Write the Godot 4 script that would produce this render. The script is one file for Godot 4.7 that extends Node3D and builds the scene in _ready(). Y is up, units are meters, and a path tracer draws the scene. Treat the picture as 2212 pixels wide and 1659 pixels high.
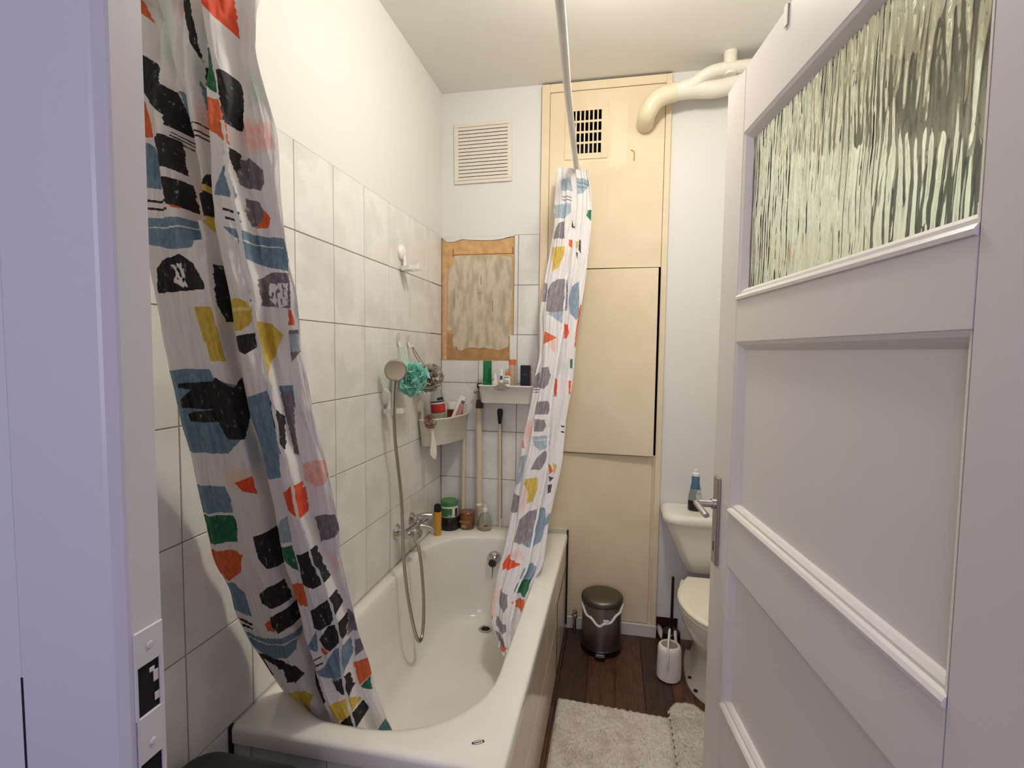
extends Node3D

const RIM := 0.535
const CEIL := 2.925
const TH := 0.2701
const TW := 0.22
const TOPROW := 2.152
const FLAT := 0xFFFFFFFF
var M := {}
var rng := RandomNumberGenerator.new()


func _ready() -> void:
	rng.seed = 77
	# ---- camera
	var cam := Camera3D.new()
	cam.name = "camera"
	add_child(cam)
	cam.transform = Transform3D(Basis(Vector3(0.97995,0.01205,-0.19887), Vector3(-0.02459,0.99785,-0.06071), Vector3(0.19772,0.06438,0.97814)), Vector3(0.96772,1.52181,2.75184))
	cam.fov = 74.0935
	cam.near = 0.02
	cam.current = true
	# ---- sky and exposure
	var env := Environment.new()
	var sm := ProceduralSkyMaterial.new()
	sm.sky_top_color = Color(0.42, 0.5, 0.78)
	sm.sky_horizon_color = Color(0.66, 0.7, 0.86)
	sm.ground_bottom_color = Color(0.3, 0.3, 0.34)
	sm.ground_horizon_color = Color(0.5, 0.52, 0.6)
	sm.sun_angle_max = 0.0
	var sky := Sky.new()
	sky.sky_material = sm
	env.background_mode = Environment.BG_SKY
	env.sky = sky
	env.tonemap_mode = Environment.TONE_MAPPER_LINEAR
	env.tonemap_exposure = 0.96
	env.sdfgi_enabled = true
	env.ssao_enabled = true
	env.ssil_enabled = true
	var we := WorldEnvironment.new()
	we.name = "environment"
	we.environment = env
	add_child(we)
	# ---- daylight from the hall window behind the camera
	var day := AreaLight3D.new()
	day.name = "hall_window_daylight"
	day.area_size = Vector2(1.5, 1.4)
	day.position = Vector3(0.75, 1.75, 4.5)
	day.light_color = Color(0.89, 0.87, 1.0)
	day.light_energy = 2.2
	day.shadow_enabled = true
	add_child(day)
	# ---- the room lamp's light, inside its globe (the fitting itself is built below)
	var lamp := OmniLight3D.new()
	lamp.name = "ceiling_lamp_light"
	lamp.position = Vector3(0.99, 2.80, 1.14)
	lamp.light_color = Color(1.0, 0.988, 0.955)
	lamp.light_energy = 0.66
	lamp.light_size = 0.075
	lamp.omni_range = 12.0
	lamp.omni_attenuation = 2.0
	lamp.shadow_enabled = true
	add_child(lamp)
	# added light below the globe, brightening the lower room
	var under := AreaLight3D.new()
	under.name = "added_lamp_downlight"
	under.area_size = Vector2(0.19, 0.19)
	under.position = Vector3(0.99, 2.695, 1.14)
	under.rotation_degrees = Vector3(-90, 0, 0)
	under.light_color = Color(1.0, 0.988, 0.955)
	under.light_energy = 0.46
	under.shadow_enabled = true
	add_child(under)

	make_materials()
	build_room()
	build_hall()
	build_closet()
	build_bath()
	build_door()
	build_toilet()
	build_curtains()
	build_ceiling_things()
	build_wall_things()
	build_shelf()
	build_basket()
	build_ledge_things()
	build_floor_things()


# ============================================================ helpers

func begin() -> SurfaceTool:
	var st := SurfaceTool.new()
	st.begin(Mesh.PRIMITIVE_TRIANGLES)
	st.set_smooth_group(FLAT)
	return st

func tri(st: SurfaceTool, a: Vector3, b: Vector3, c: Vector3, n: Vector3) -> void:
	if (c - a).cross(b - a).dot(n) < 0.0:
		var t := b
		b = c
		c = t
	st.add_vertex(a)
	st.add_vertex(b)
	st.add_vertex(c)

func quad(st: SurfaceTool, a: Vector3, b: Vector3, c: Vector3, d: Vector3, n: Vector3) -> void:
	tri(st, a, b, c, n)
	tri(st, a, c, d, n)

func cbox(st: SurfaceTool, c: Vector3, size: Vector3, bev := 0.002, t := Transform3D()) -> void:
	# box with chamfered edges
	var h := size * 0.5
	st.set_smooth_group(FLAT)
	var v := func(s: Vector3, ax: int) -> Vector3:
		var e := h - Vector3.ONE * bev
		e[ax] = h[ax]
		return t * (c + s * e)
	for ax in 3:
		var b1 := (ax + 1) % 3
		var b2 := (ax + 2) % 3
		for s in [-1.0, 1.0]:
			var q := []
			for k in [[-1, -1], [1, -1], [1, 1], [-1, 1]]:
				var sg := Vector3.ZERO
				sg[ax] = s
				sg[b1] = k[0]
				sg[b2] = k[1]
				q.append(v.call(sg, ax))
			var n := Vector3.ZERO
			n[ax] = s
			quad(st, q[0], q[1], q[2], q[3], t.basis * n)
			if bev > 0.0:
				for s2 in [-1.0, 1.0]:
					var sa := Vector3.ZERO
					sa[ax] = s
					sa[b1] = s2
					var lo := sa
					lo[b2] = -1
					var hi := sa
					hi[b2] = 1
					quad(st, v.call(lo, ax), v.call(hi, ax), v.call(hi, b1), v.call(lo, b1), t.basis * sa)
	if bev > 0.0:
		for i in 8:
			var s := Vector3(1 if i & 1 else -1, 1 if i & 2 else -1, 1 if i & 4 else -1)
			tri(st, v.call(s, 0), v.call(s, 1), v.call(s, 2), t.basis * s)

func bb(st: SurfaceTool, x0: float, x1: float, y0: float, y1: float, z0: float, z1: float, bev := 0.002) -> void:
	cbox(st, Vector3(x0 + x1, y0 + y1, z0 + z1) * 0.5, Vector3(x1 - x0, y1 - y0, z1 - z0), bev)

func lathe(st: SurfaceTool, prof: Array, seg := 32, t := Transform3D(), a0 := 0.0, a1 := TAU) -> void:
	# prof: [radius, height] from the bottom outside up; splits smoothing at sharp corners
	var grp := 1
	for i in prof.size() - 1:
		var p := Vector2(prof[i][0], prof[i][1])
		var q := Vector2(prof[i + 1][0], prof[i + 1][1])
		if p.distance_to(q) < 1e-7:
			continue
		if i > 0:
			var o := Vector2(prof[i - 1][0], prof[i - 1][1])
			if absf((p - o).angle_to(q - p)) > 0.65:
				grp += 1
		st.set_smooth_group(grp)
		for j in seg:
			var u0 := float(j) / seg
			var u1 := float(j + 1) / seg
			var b0 := lerpf(a0, a1, u0)
			var b1 := lerpf(a0, a1, u1)
			var d0 := Vector3(cos(b0), 0, sin(b0))
			var d1 := Vector3(cos(b1), 0, sin(b1))
			var vv0 := float(i) / (prof.size() - 1)
			var vv1 := float(i + 1) / (prof.size() - 1)
			var P00 := t * (d0 * p.x + Vector3.UP * p.y)
			var P01 := t * (d1 * p.x + Vector3.UP * p.y)
			var P10 := t * (d0 * q.x + Vector3.UP * q.y)
			var P11 := t * (d1 * q.x + Vector3.UP * q.y)
			if p.x > 1e-6:
				st.set_uv(Vector2(u0, 1 - vv0)); st.add_vertex(P00)
				st.set_uv(Vector2(u1, 1 - vv0)); st.add_vertex(P01)
				st.set_uv(Vector2(u0, 1 - vv1)); st.add_vertex(P10)
			if q.x > 1e-6:
				st.set_uv(Vector2(u1, 1 - vv0)); st.add_vertex(P01)
				st.set_uv(Vector2(u1, 1 - vv1)); st.add_vertex(P11)
				st.set_uv(Vector2(u0, 1 - vv1)); st.add_vertex(P10)

func curve(pts: Array, n := 8) -> Array:
	# Catmull-Rom through the points
	var out := []
	for i in pts.size() - 1:
		var a = pts[maxi(i - 1, 0)]
		var b = pts[i]
		var c = pts[i + 1]
		var d = pts[mini(i + 2, pts.size() - 1)]
		for k in n:
			var u := float(k) / n
			out.append(b.cubic_interpolate(c, a, d, u))
	out.append(pts[-1])
	return out

func tube(st: SurfaceTool, pts: Array, rad, seg := 12, caps := true, flat := 1.0) -> void:
	# rad: one radius or one per point; flat squeezes the section sideways
	var n := pts.size()
	var nrm := Vector3.ZERO
	var rings := []
	for i in n:
		var tg: Vector3 = (pts[mini(i + 1, n - 1)] - pts[maxi(i - 1, 0)]).normalized()
		if i == 0:
			nrm = tg.cross(Vector3.UP if absf(tg.y) < 0.9 else Vector3.RIGHT).normalized()
		nrm = (nrm - tg * nrm.dot(tg)).normalized()
		var bi := tg.cross(nrm)
		var r: float = rad[i] if rad is Array else rad
		var ring := []
		for j in seg:
			var a := TAU * j / seg
			ring.append(pts[i] + nrm * (cos(a) * r) + bi * (sin(a) * r * flat))
		rings.append(ring)
	st.set_smooth_group(1)
	for i in n - 1:
		for j in seg:
			var k := (j + 1) % seg
			var c0: Vector3 = pts[i]
			var o: Vector3 = rings[i][j] - c0
			quad(st, rings[i][j], rings[i][k], rings[i + 1][k], rings[i + 1][j], o)
	if caps:
		st.set_smooth_group(FLAT)
		for e in [0, n - 1]:
			var nn: Vector3 = (pts[0] - pts[1]) if e == 0 else (pts[n - 1] - pts[n - 2])
			for j in seg:
				tri(st, pts[e], rings[e][j], rings[e][(j + 1) % seg], nn)

func loft(st: SurfaceTool, rings: Array, cap0 := false, cap1 := false, inside := false, grp := 1) -> void:
	# closed rings of equal length
	st.set_smooth_group(grp)
	var n: int = rings[0].size()
	for i in rings.size() - 1:
		var mid := Vector3.ZERO
		for k in n:
			mid += rings[i][k] + rings[i + 1][k]
		mid /= 2.0 * n
		for k in n:
			var l := (k + 1) % n
			var a: Vector3 = rings[i][k]
			var b: Vector3 = rings[i][l]
			var c: Vector3 = rings[i + 1][l]
			var d: Vector3 = rings[i + 1][k]
			# winding is kept the same for the whole ring
			if inside:
				st.add_vertex(a); st.add_vertex(c); st.add_vertex(b)
				st.add_vertex(a); st.add_vertex(d); st.add_vertex(c)
			else:
				st.add_vertex(a); st.add_vertex(b); st.add_vertex(c)
				st.add_vertex(a); st.add_vertex(c); st.add_vertex(d)
	for e in [0, 1]:
		if (e == 0 and cap0) or (e == 1 and cap1):
			var r: Array = rings[0] if e == 0 else rings[-1]
			var o: Array = rings[1] if e == 0 else rings[-2]
			var m := Vector3.ZERO
			var mo := Vector3.ZERO
			for k in n:
				m += r[k]
				mo += o[k]
			m /= n
			mo /= n
			st.set_smooth_group(grp + 1 + e)
			for k in n:
				tri(st, m, r[k], r[(k + 1) % n], m - mo)
	st.set_smooth_group(FLAT)

func rrect(x0: float, x1: float, z0: float, z1: float, r: Array, y: float, na := 8, ns := 6) -> Array:
	# rounded rectangle in plan, corners (x0,z0) (x1,z0) (x1,z1) (x0,z1)
	var out := []
	var cs := [Vector2(x0 + r[0], z0 + r[0]), Vector2(x1 - r[1], z0 + r[1]), Vector2(x1 - r[2], z1 - r[2]), Vector2(x0 + r[3], z1 - r[3])]
	var st0 := [PI, 1.5 * PI, 0.0, 0.5 * PI]
	for c in 4:
		var arc := []
		for k in na + 1:
			var a: float = st0[c] + 0.5 * PI * k / na
			arc.append(cs[c] + Vector2(cos(a), sin(a)) * r[c])
		for p in arc:
			out.append(Vector3(p.x, y, p.y))
		var nx := (c + 1) % 4
		var e: Vector2 = cs[nx] + Vector2(cos(st0[nx]), sin(st0[nx])) * r[nx]
		for k in range(1, ns):
			var p: Vector2 = arc[-1].lerp(e, float(k) / ns)
			out.append(Vector3(p.x, y, p.y))
	return out

func prism(st: SurfaceTool, poly: Array, z0: float, z1: float, t := Transform3D(), bev := 0.0) -> void:
	# polygon in local xy, drawn out along local z
	var p := PackedVector2Array(poly)
	if Geometry2D.is_polygon_clockwise(p):
		p.reverse()
	var top := p
	if bev > 0.0:
		var off := Geometry2D.offset_polygon(p, -bev)
		if off.size() == 1 and off[0].size() == p.size():
			top = off[0]
			if Geometry2D.is_polygon_clockwise(top):
				top.reverse()
			var best := 0
			for i in top.size():
				if top[i].distance_to(p[0]) < top[best].distance_to(p[0]):
					best = i
			var rr := PackedVector2Array()
			for i in top.size():
				rr.append(top[(i + best) % top.size()])
			top = rr
		else:
			bev = 0.0
	st.set_smooth_group(FLAT)
	var ix := Geometry2D.triangulate_polygon(top)
	for i in range(0, ix.size(), 3):
		tri(st, t * Vector3(top[ix[i]].x, top[ix[i]].y, z1), t * Vector3(top[ix[i + 1]].x, top[ix[i + 1]].y, z1), t * Vector3(top[ix[i + 2]].x, top[ix[i + 2]].y, z1), t.basis.z)
	ix = Geometry2D.triangulate_polygon(p)
	for i in range(0, ix.size(), 3):
		tri(st, t * Vector3(p[ix[i]].x, p[ix[i]].y, z0), t * Vector3(p[ix[i + 1]].x, p[ix[i + 1]].y, z0), t * Vector3(p[ix[i + 2]].x, p[ix[i + 2]].y, z0), -t.basis.z)
	var zs := z1 - bev
	for i in p.size():
		var j := (i + 1) % p.size()
		var e := p[j] - p[i]
		var n := t.basis * Vector3(e.y, -e.x, 0)
		quad(st, t * Vector3(p[i].x, p[i].y, z0), t * Vector3(p[j].x, p[j].y, z0), t * Vector3(p[j].x, p[j].y, zs), t * Vector3(p[i].x, p[i].y, zs), n)
		if bev > 0.0:
			quad(st, t * Vector3(p[i].x, p[i].y, zs), t * Vector3(p[j].x, p[j].y, zs), t * Vector3(top[j].x, top[j].y, z1), t * Vector3(top[i].x, top[i].y, z1), n + t.basis.z * 0.001)

func put(st: SurfaceTool, called: String, m: Material, parent: Node = null) -> MeshInstance3D:
	st.generate_normals()
	var o := MeshInstance3D.new()
	o.mesh = st.commit()
	o.material_override = m
	o.name = called
	(self if parent == null else parent).add_child(o, true)
	return o

func put_mesh(me: Mesh, called: String, m: Material, parent: Node, at := Transform3D()) -> MeshInstance3D:
	var o := MeshInstance3D.new()
	o.mesh = me
	o.material_override = m
	o.name = called
	o.transform = at
	parent.add_child(o, true)
	return o

func tag(o: Node, label: String, category: String, group := "", kind := "") -> Node:
	o.set_meta("label", label)
	if category:
		o.set_meta("category", category)
	if group:
		o.set_meta("group", group)
	if kind:
		o.set_meta("kind", kind)
	return o

func thing(called: String, label: String, category: String, at := Vector3.ZERO, group := "", kind := "") -> Node3D:
	var o := Node3D.new()
	o.name = called
	add_child(o, true)
	o.position = at
	tag(o, label, category, group, kind)
	return o

func facing(at: Vector3, up: Vector3, fwd := Vector3.BACK) -> Transform3D:
	# local y along «up»
	var y := up.normalized()
	var x := y.cross(fwd).normalized()
	return Transform3D(Basis(x, y, x.cross(y)), at)

func text_on(parent: Node, called: String, words: String, height: float, m: Material, t: Transform3D, depth := 0.0006, bold := false) -> void:
	var tm := TextMesh.new()
	var f := SystemFont.new()
	f.font_names = PackedStringArray(["Droid Sans"])
	if bold:
		f.font_weight = 700
	tm.font = f
	tm.text = words
	tm.font_size = 32
	tm.pixel_size = height / 24.0
	tm.depth = depth
	tm.curve_step = 2.0
	put_mesh(tm, called, m, parent, t)


# ============================================================ materials

func ramp(cols: Array) -> Gradient:
	var g := Gradient.new()
	var offs := PackedFloat32Array()
	var cc := PackedColorArray()
	for c in cols:
		offs.append(c[0])
		cc.append(c[1])
	g.offsets = offs
	g.colors = cc
	return g

func noise_tex(sd: int, freq: float, cols: Array, oct := 4, size := 512, warp := 0.0) -> NoiseTexture2D:
	var n := FastNoiseLite.new()
	n.seed = sd
	n.noise_type = FastNoiseLite.TYPE_SIMPLEX_SMOOTH
	n.frequency = freq
	n.fractal_octaves = oct
	if warp > 0.0:
		n.domain_warp_enabled = true
		n.domain_warp_amplitude = warp
		n.domain_warp_frequency = freq
	var t := NoiseTexture2D.new()
	t.width = size
	t.height = size
	t.seamless = true
	t.noise = n
	t.color_ramp = ramp(cols)
	return t

func c8(r: int, g: int, b: int) -> Color:
	return Color8(r, g, b)

func mat(key: String, col: Color, rough := 0.5, metal := 0.0) -> StandardMaterial3D:
	var m := StandardMaterial3D.new()
	m.resource_name = key
	m.albedo_color = col
	m.roughness = rough
	m.metallic = metal
	M[key] = m
	return m

func tri_tex(m: StandardMaterial3D, tex: Texture2D, sc: float, off := Vector3.ZERO) -> void:
	m.albedo_color = Color.WHITE
	m.albedo_texture = tex
	m.uv1_triplanar = true
	m.uv1_world_triplanar = true
	m.uv1_scale = Vector3.ONE * sc
	m.uv1_offset = off

func bump(m: StandardMaterial3D, sd: int, freq: float, cm: float, oct := 3) -> void:
	m.heightmap_enabled = true
	m.heightmap_texture = noise_tex(sd, freq, [[0.0, Color.BLACK], [1.0, Color.WHITE]], oct, 256)
	m.heightmap_scale = cm

func make_materials() -> void:
	var marble := noise_tex(3, 0.006, [[0.0, c8(216, 213, 207)], [0.42, c8(229, 227, 221)], [0.55, c8(236, 234, 229)], [1.0, c8(228, 225, 219)]], 5, 512, 30.0)
	for i in 3:
		var t := mat("tile%d" % i, Color.WHITE, 0.16 + 0.03 * i)
		tri_tex(t, marble, 0.9, Vector3(0.31, 0.17, 0.53) * i)
	mat("grout", c8(158, 148, 132), 0.9)
	mat("grout_dark", c8(70, 62, 52), 0.9)
	var paint := mat("paint", c8(226, 224, 219), 0.6)
	bump(paint, 5, 0.02, 0.06)
	paint.uv1_triplanar = true
	paint.uv1_world_triplanar = true
	mat("ceiling", c8(240, 237, 230), 0.8)
	mat("hall_paint", c8(226, 224, 226), 0.6)
	var cream_tex := noise_tex(11, 0.004, [[0.0, c8(222, 203, 168)], [0.45, c8(228, 210, 176)], [0.6, c8(231, 214, 181)], [1.0, c8(224, 206, 172)]], 4, 512, 20.0)
	var cream := mat("closet", Color.WHITE, 0.6)
	tri_tex(cream, cream_tex, 0.7)
	mat("closet_touch", c8(232, 215, 182), 0.55)
	var skirt := mat("skirting", c8(214, 205, 196), 0.5)
	skirt.metallic = 0.0
	mat("void", c8(16, 14, 12), 0.9)
	mat("screw", c8(74, 60, 42), 0.6, 0.3)
	var dp := mat("door_paint", c8(228, 222, 216), 0.33)
	bump(dp, 21, 0.03, 0.02)
	dp.uv1_triplanar = true
	dp.uv1_world_triplanar = true
	mat("frame_paint", c8(226, 222, 222), 0.28)
	mat("enamel", c8(240, 236, 227), 0.1)
	var en: StandardMaterial3D = M.enamel
	en.clearcoat_enabled = true
	en.clearcoat = 0.4
	en.clearcoat_roughness = 0.05
	mat("ceramic", c8(236, 232, 220), 0.1)
	mat("seat", c8(238, 231, 212), 0.18)
	mat("chrome", c8(200, 198, 195), 0.08, 1.0)
	mat("chrome_soft", c8(178, 168, 150), 0.3, 1.0)
	mat("spray_metal", c8(196, 182, 156), 0.42, 0.55)
	mat("alu", c8(190, 184, 180), 0.32, 1.0)
	mat("steel_dark", c8(140, 134, 128), 0.32, 1.0)
	mat("steel_lid", c8(112, 106, 98), 0.4, 1.0)
	mat("black", c8(14, 13, 14), 0.3)
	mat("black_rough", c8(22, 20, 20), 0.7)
	mat("white_plastic", c8(238, 233, 222), 0.3)
	mat("ivory_plastic", c8(236, 228, 210), 0.35)
	mat("vent_plastic", c8(228, 221, 208), 0.4)
	mat("pipe_white", c8(232, 226, 212), 0.35)
	mat("pipe_cream", c8(228, 216, 186), 0.35)
	mat("pole_cream", c8(216, 203, 172), 0.4)
	mat("rod_white", c8(222, 218, 214), 0.3)
	mat("teal_net", c8(172, 232, 216), 0.45)
	M.teal_net.backlight_enabled = true
	M.teal_net.backlight = Color(0.35, 0.55, 0.5)
	mat("grey_net", c8(196, 184, 170), 0.6)
	M.grey_net.backlight_enabled = true
	M.grey_net.backlight = Color(0.4, 0.38, 0.35)
	mat("tan_board", Color.WHITE, 0.75)
	tri_tex(M.tan_board, noise_tex(31, 0.02, [[0.0, c8(196, 150, 98)], [0.5, c8(211, 166, 112)], [1.0, c8(222, 180, 128)]], 4), 1.6)
	mat("brown_board", Color.WHITE, 0.75)
	tri_tex(M.brown_board, noise_tex(32, 0.02, [[0.0, c8(164, 121, 74)], [0.5, c8(182, 138, 88)], [1.0, c8(196, 152, 102)]], 4), 1.6)
	mat("pink_batten", Color.WHITE, 0.75)
	tri_tex(M.pink_batten, noise_tex(33, 0.03, [[0.0, c8(206, 160, 122)], [1.0, c8(226, 186, 150)]], 3), 2.0)
	var pl := mat("plaster_patch", Color.WHITE, 0.85)
	var pt := noise_tex(34, 0.011, [[0.0, c8(172, 157, 133)], [0.35, c8(190, 174, 148)], [0.55, c8(205, 190, 165)], [0.75, c8(214, 201, 178)], [1.0, c8(196, 181, 155)]], 5, 512, 25.0)
	tri_tex(pl, pt, 1.0)
	pl.uv1_scale = Vector3(3.4, 1.1, 1.0)
	# planks: long grain on three tones
	for i in 3:
		var k := 1.0 + 0.22 * (i - 1)
		var w := mat("plank%d" % i, Color.WHITE, 0.42)
		tri_tex(w, noise_tex(40 + i, 0.02, [[0.0, Color(0.21 * k, 0.135 * k, 0.1 * k)], [0.45, Color(0.3 * k, 0.2 * k, 0.15 * k)], [0.6, Color(0.36 * k, 0.235 * k, 0.175 * k)], [1.0, Color(0.26 * k, 0.165 * k, 0.125 * k)]], 4, 512, 12.0), 1.0, Vector3(0.2 * i, 0.1, 0.37 * i))
		w.uv1_scale = Vector3(5.0, 1.0, 0.7)
	var mp := mat("mat_pile", Color.WHITE, 0.95)
	tri_tex(mp, noise_tex(51, 0.012, [[0.0, c8(192, 182, 168)], [0.4, c8(214, 205, 192)], [0.62, c8(224, 216, 204)], [1.0, c8(204, 195, 181)]], 4), 1.3)
	mat("glass", Color(0.93, 0.97, 0.9, 0.0), 0.02)
	M.glass.transparency = BaseMaterial3D.TRANSPARENCY_ALPHA
	M.glass.refraction_enabled = true
	M.glass.refraction_scale = 0.05
	mat("pet", Color(0.6, 0.63, 0.58, 0.38), 0.06)
	M.pet.transparency = BaseMaterial3D.TRANSPARENCY_ALPHA
	mat("clear_hook", Color(0.95, 0.93, 0.9, 0.3), 0.12)
	M.clear_hook.transparency = BaseMaterial3D.TRANSPARENCY_ALPHA
	mat("bag", Color(0.92, 0.92, 0.92), 0.4)
	M.bag.backlight_enabled = true
	M.bag.backlight = Color(0.5, 0.5, 0.5)
	mat("window_pane", Color(0.95, 0.97, 1.0, 0.06), 0.03)
	M.window_pane.transparency = BaseMaterial3D.TRANSPARENCY_ALPHA
	mat("lamp_glass", c8(255, 246, 228), 0.3)
	M.lamp_glass.emission_enabled = true
	M.lamp_glass.emission = Color(1.0, 0.92, 0.78)
	M.lamp_glass.emission_energy_multiplier = 3.0
	for d in [["yellow_can", 214, 152, 48, 0.3], ["green_lid", 66, 128, 70, 0.35], ["green_label", 58, 120, 68, 0.35], ["white_label", 226, 224, 206, 0.4], ["dark_label", 52, 58, 48, 0.4], ["brown_jar", 128, 82, 48, 0.22], ["gold_print", 176, 146, 92, 0.4], ["brown_print", 74, 44, 20, 0.5], ["soap", 206, 178, 122, 0.2], ["red_jar", 116, 24, 26, 0.3], ["red_label", 190, 44, 40, 0.35], ["pink_label", 196, 122, 132, 0.35], ["slate", 96, 100, 116, 0.4], ["green_tube", 22, 112, 62, 0.25], ["green_tube_dark", 14, 84, 46, 0.25], ["green_tube_light", 40, 136, 78, 0.25], ["off_white", 230, 226, 206, 0.35], ["navy", 52, 70, 128, 0.4], ["orange_cap", 224, 118, 52, 0.35], ["peach_bottle", 206, 178, 152, 0.35], ["grey_clip", 150, 140, 128, 0.45], ["brown_wrap", 70, 50, 42, 0.7], ["grey_metal", 128, 122, 112, 0.45], ["rose", 206, 166, 152, 0.6], ["blue_liquid", 72, 116, 142, 0.25], ["blue_mist", 128, 136, 138, 0.2], ["black_liquid", 10, 10, 12, 0.2], ["label_pale", 196, 200, 192, 0.4], ["tub_dark", 38, 37, 40, 0.5], ["ink", 40, 36, 30, 0.6], ["mould_and_gap", 26, 22, 24, 0.9], ["strap", 150, 132, 108, 0.7], ["cabinet_brown", 116, 102, 82, 0.5], ["towel_green", 40, 54, 42, 0.95], ["cut_brown", 142, 104, 66, 0.8], ["caulk", 200, 192, 168, 0.5], ["panel_tile", 236, 222, 202, 0.16]]:
		mat(d[0], c8(d[1], d[2], d[3]), d[4])


# ============================================================ room shell

func slab(called: String, label: String, boxes: Array, m: Material, bev := 0.0) -> MeshInstance3D:
	var st := begin()
	for b in boxes:
		bb(st, b[0], b[1], b[2], b[3], b[4], b[5], bev)
	var o := put(st, called, m)
	tag(o, label, "wall" if called.begins_with("wall") else "floor" if called.begins_with("floor") else "ceiling", "", "structure")
	return o

func build_room() -> void:
	# floor with planks
	var fl := slab("floor", "dark brown wood plank floor of the bathroom", [[-0.1, 1.9, -0.1, -0.012, -0.45, 2.3]], M.plank1)
	var widths := 0.128
	var x := 0.62
	var col := 0
	while x < 1.75:
		var z := -0.0 - rng.randf() * 0.3
		while z < 2.22:
			var z1 := minf(z + 0.62 + rng.randf() * 0.4, 2.3)
			var st := begin()
			bb(st, x + 0.0006, minf(x + widths, 1.75) - 0.0006, -0.012, 0.0, maxf(z, 0.0) + 0.0006, z1 - 0.0006, 0.0012)
			put(st, "plank", M["plank%d" % rng.randi_range(0, 2)], fl)
			z = z1
		x += widths
		col += 1
	# ceiling
	slab("ceiling", "flat white painted ceiling over bath and toilet", [[-0.1, 1.9, CEIL, CEIL + 0.1, -0.45, 2.3]], M.ceiling)
	# left wall: plaster above, grout bed below with tiles
	var wl := slab("wall_left", "white wall of large pale tiles under white plaster beside the bath", [[-0.12, 0.0, TOPROW, CEIL, -0.45, 2.3]], M.paint)
	var st := begin()
	bb(st, -0.12, -0.0022, 0.0, TOPROW, -0.45, 2.3, 0.0)
	put(st, "grout_bed", M.grout, wl)
	var zl := [0.0]
	for c in range(1, 12):
		zl.append(0.2369 + (c - 1) * TW)
	for c in zl.size() - 1:
		for r in 8:
			var y1 := TOPROW - r * TH
			var y0 := maxf(y1 - TH, 0.0)
			if zl[c] > 2.28:
				continue
			var g := 0.0016
			st = begin()
			var top := y1 - (0.0 if r == 0 else g)
			bb(st, -0.009, 0.0, y0 + g, top, zl[c] + g, minf(zl[c + 1], 2.3) - g, 0.0012)
			put(st, "tile", M["tile%d" % ((c * 5 + r * 3 + (c * r) % 2) % 3)], wl)
	# open joints near the corner
	for yy in [TOPROW - TH, TOPROW - 2 * TH]:
		st = begin()
		bb(st, -0.006, -0.0004, yy - 0.0022, yy + 0.0022, 0.002, 0.16, 0.0)
		put(st, "open_joint", M.grout_dark, wl)
	# back wall: left of the closet and right of it
	var wb := slab("wall_back", "white back wall, tiled beside the bath, with a bare brown patch", [[-0.12, 0.556, TOPROW, CEIL, -0.12, 0.0], [1.215, 1.9, 0.11, CEIL, -0.12, 0.0], [1.33, 1.9, 0.0, 0.11, -0.12, 0.0], [-0.12, 1.9, 0.0, CEIL, -0.45, -0.4]], M.paint)
	st = begin()
	bb(st, -0.12, 0.556, 0.0, TOPROW, -0.12, -0.0075, 0.0)
	put(st, "grout_bed", M.grout, wb)
	var g2 := 0.0016
	var tile := func(poly: Array, v: int) -> void:
		var s := begin()
		prism(s, poly, -0.0095, 0.0, Transform3D(), 0.001)
		put(s, "tile", M["tile%d" % (v % 3)], wb)
	var rc := func(x0: float, x1: float, y0: float, y1: float) -> Array:
		return [Vector2(x0 + g2, y0 + g2), Vector2(x1 - g2, y0 + g2), Vector2(x1 - g2, y1 - g2), Vector2(x0 + g2, y1 - g2)]
	var ys := []
	for r in 9:
		ys.append(maxf(TOPROW - r * TH, 0.0))
	for r in 8:
		if r <= 1:
			tile.call(rc.call(0.415, 0.438, ys[r + 1], ys[r]), r)
			tile.call(rc.call(0.438, 0.556, ys[r + 1], ys[r]), r + 1)
		elif r == 2:
			tile.call(rc.call(0.0, 0.219, ys[3], 1.468), 0)
			tile.call([Vector2(0.219 + g2, ys[3] + g2), Vector2(0.438 - g2, ys[3] + g2), Vector2(0.438 - g2, ys[2] - g2), Vector2(0.396, ys[2] - g2), Vector2(0.396, 1.468), Vector2(0.219 + g2, 1.468)], 1)
			tile.call(rc.call(0.438, 0.556, ys[3], ys[2]), 2)
		else:
			tile.call(rc.call(0.0, 0.219, ys[r + 1], ys[r]), r)
			tile.call(rc.call(0.219, 0.438, ys[r + 1], ys[r]), r + 2)
			tile.call(rc.call(0.438, 0.556, ys[r + 1], ys[r]), r + 1)
	# the bare patch where tiles are missing
	st = begin()
	prism(st, [Vector2(0.002, 1.468), Vector2(0.394, 1.468), Vector2(0.394, 1.612), Vector2(0.413, 1.612), Vector2(0.413, 2.142), Vector2(0.34, 2.128), Vector2(0.27, 2.124), Vector2(0.2, 2.128), Vector2(0.12, 2.136), Vector2(0.07, 2.122), Vector2(0.03, 2.124), Vector2(0.002, 2.145)], -0.009, -0.004)
	put(st, "bare_board", M.tan_board, wb)
	st = begin()
	prism(st, [Vector2(0.03, 1.47), Vector2(0.392, 1.47), Vector2(0.392, 1.56), Vector2(0.034, 1.62)], -0.004, -0.0032)
	put(st, "bare_strip", M.brown_board, wb)
	st = begin()
	bb(st, 0.012, 0.032, 1.47, 1.98, -0.004, -0.0022, 0.0006)
	put(st, "batten", M.pink_batten, wb)
	st = begin()
	bb(st, 0.065, 0.41, 2.052, 2.056, -0.004, -0.003, 0.0)
	bb(st, 0.064, 0.069, 2.044, 2.085, -0.004, -0.003, 0.0)
	bb(st, 0.404, 0.41, 2.05, 2.087, -0.004, -0.0032, 0.0)
	put(st, "cut_line", M.cut_brown, wb)
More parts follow.
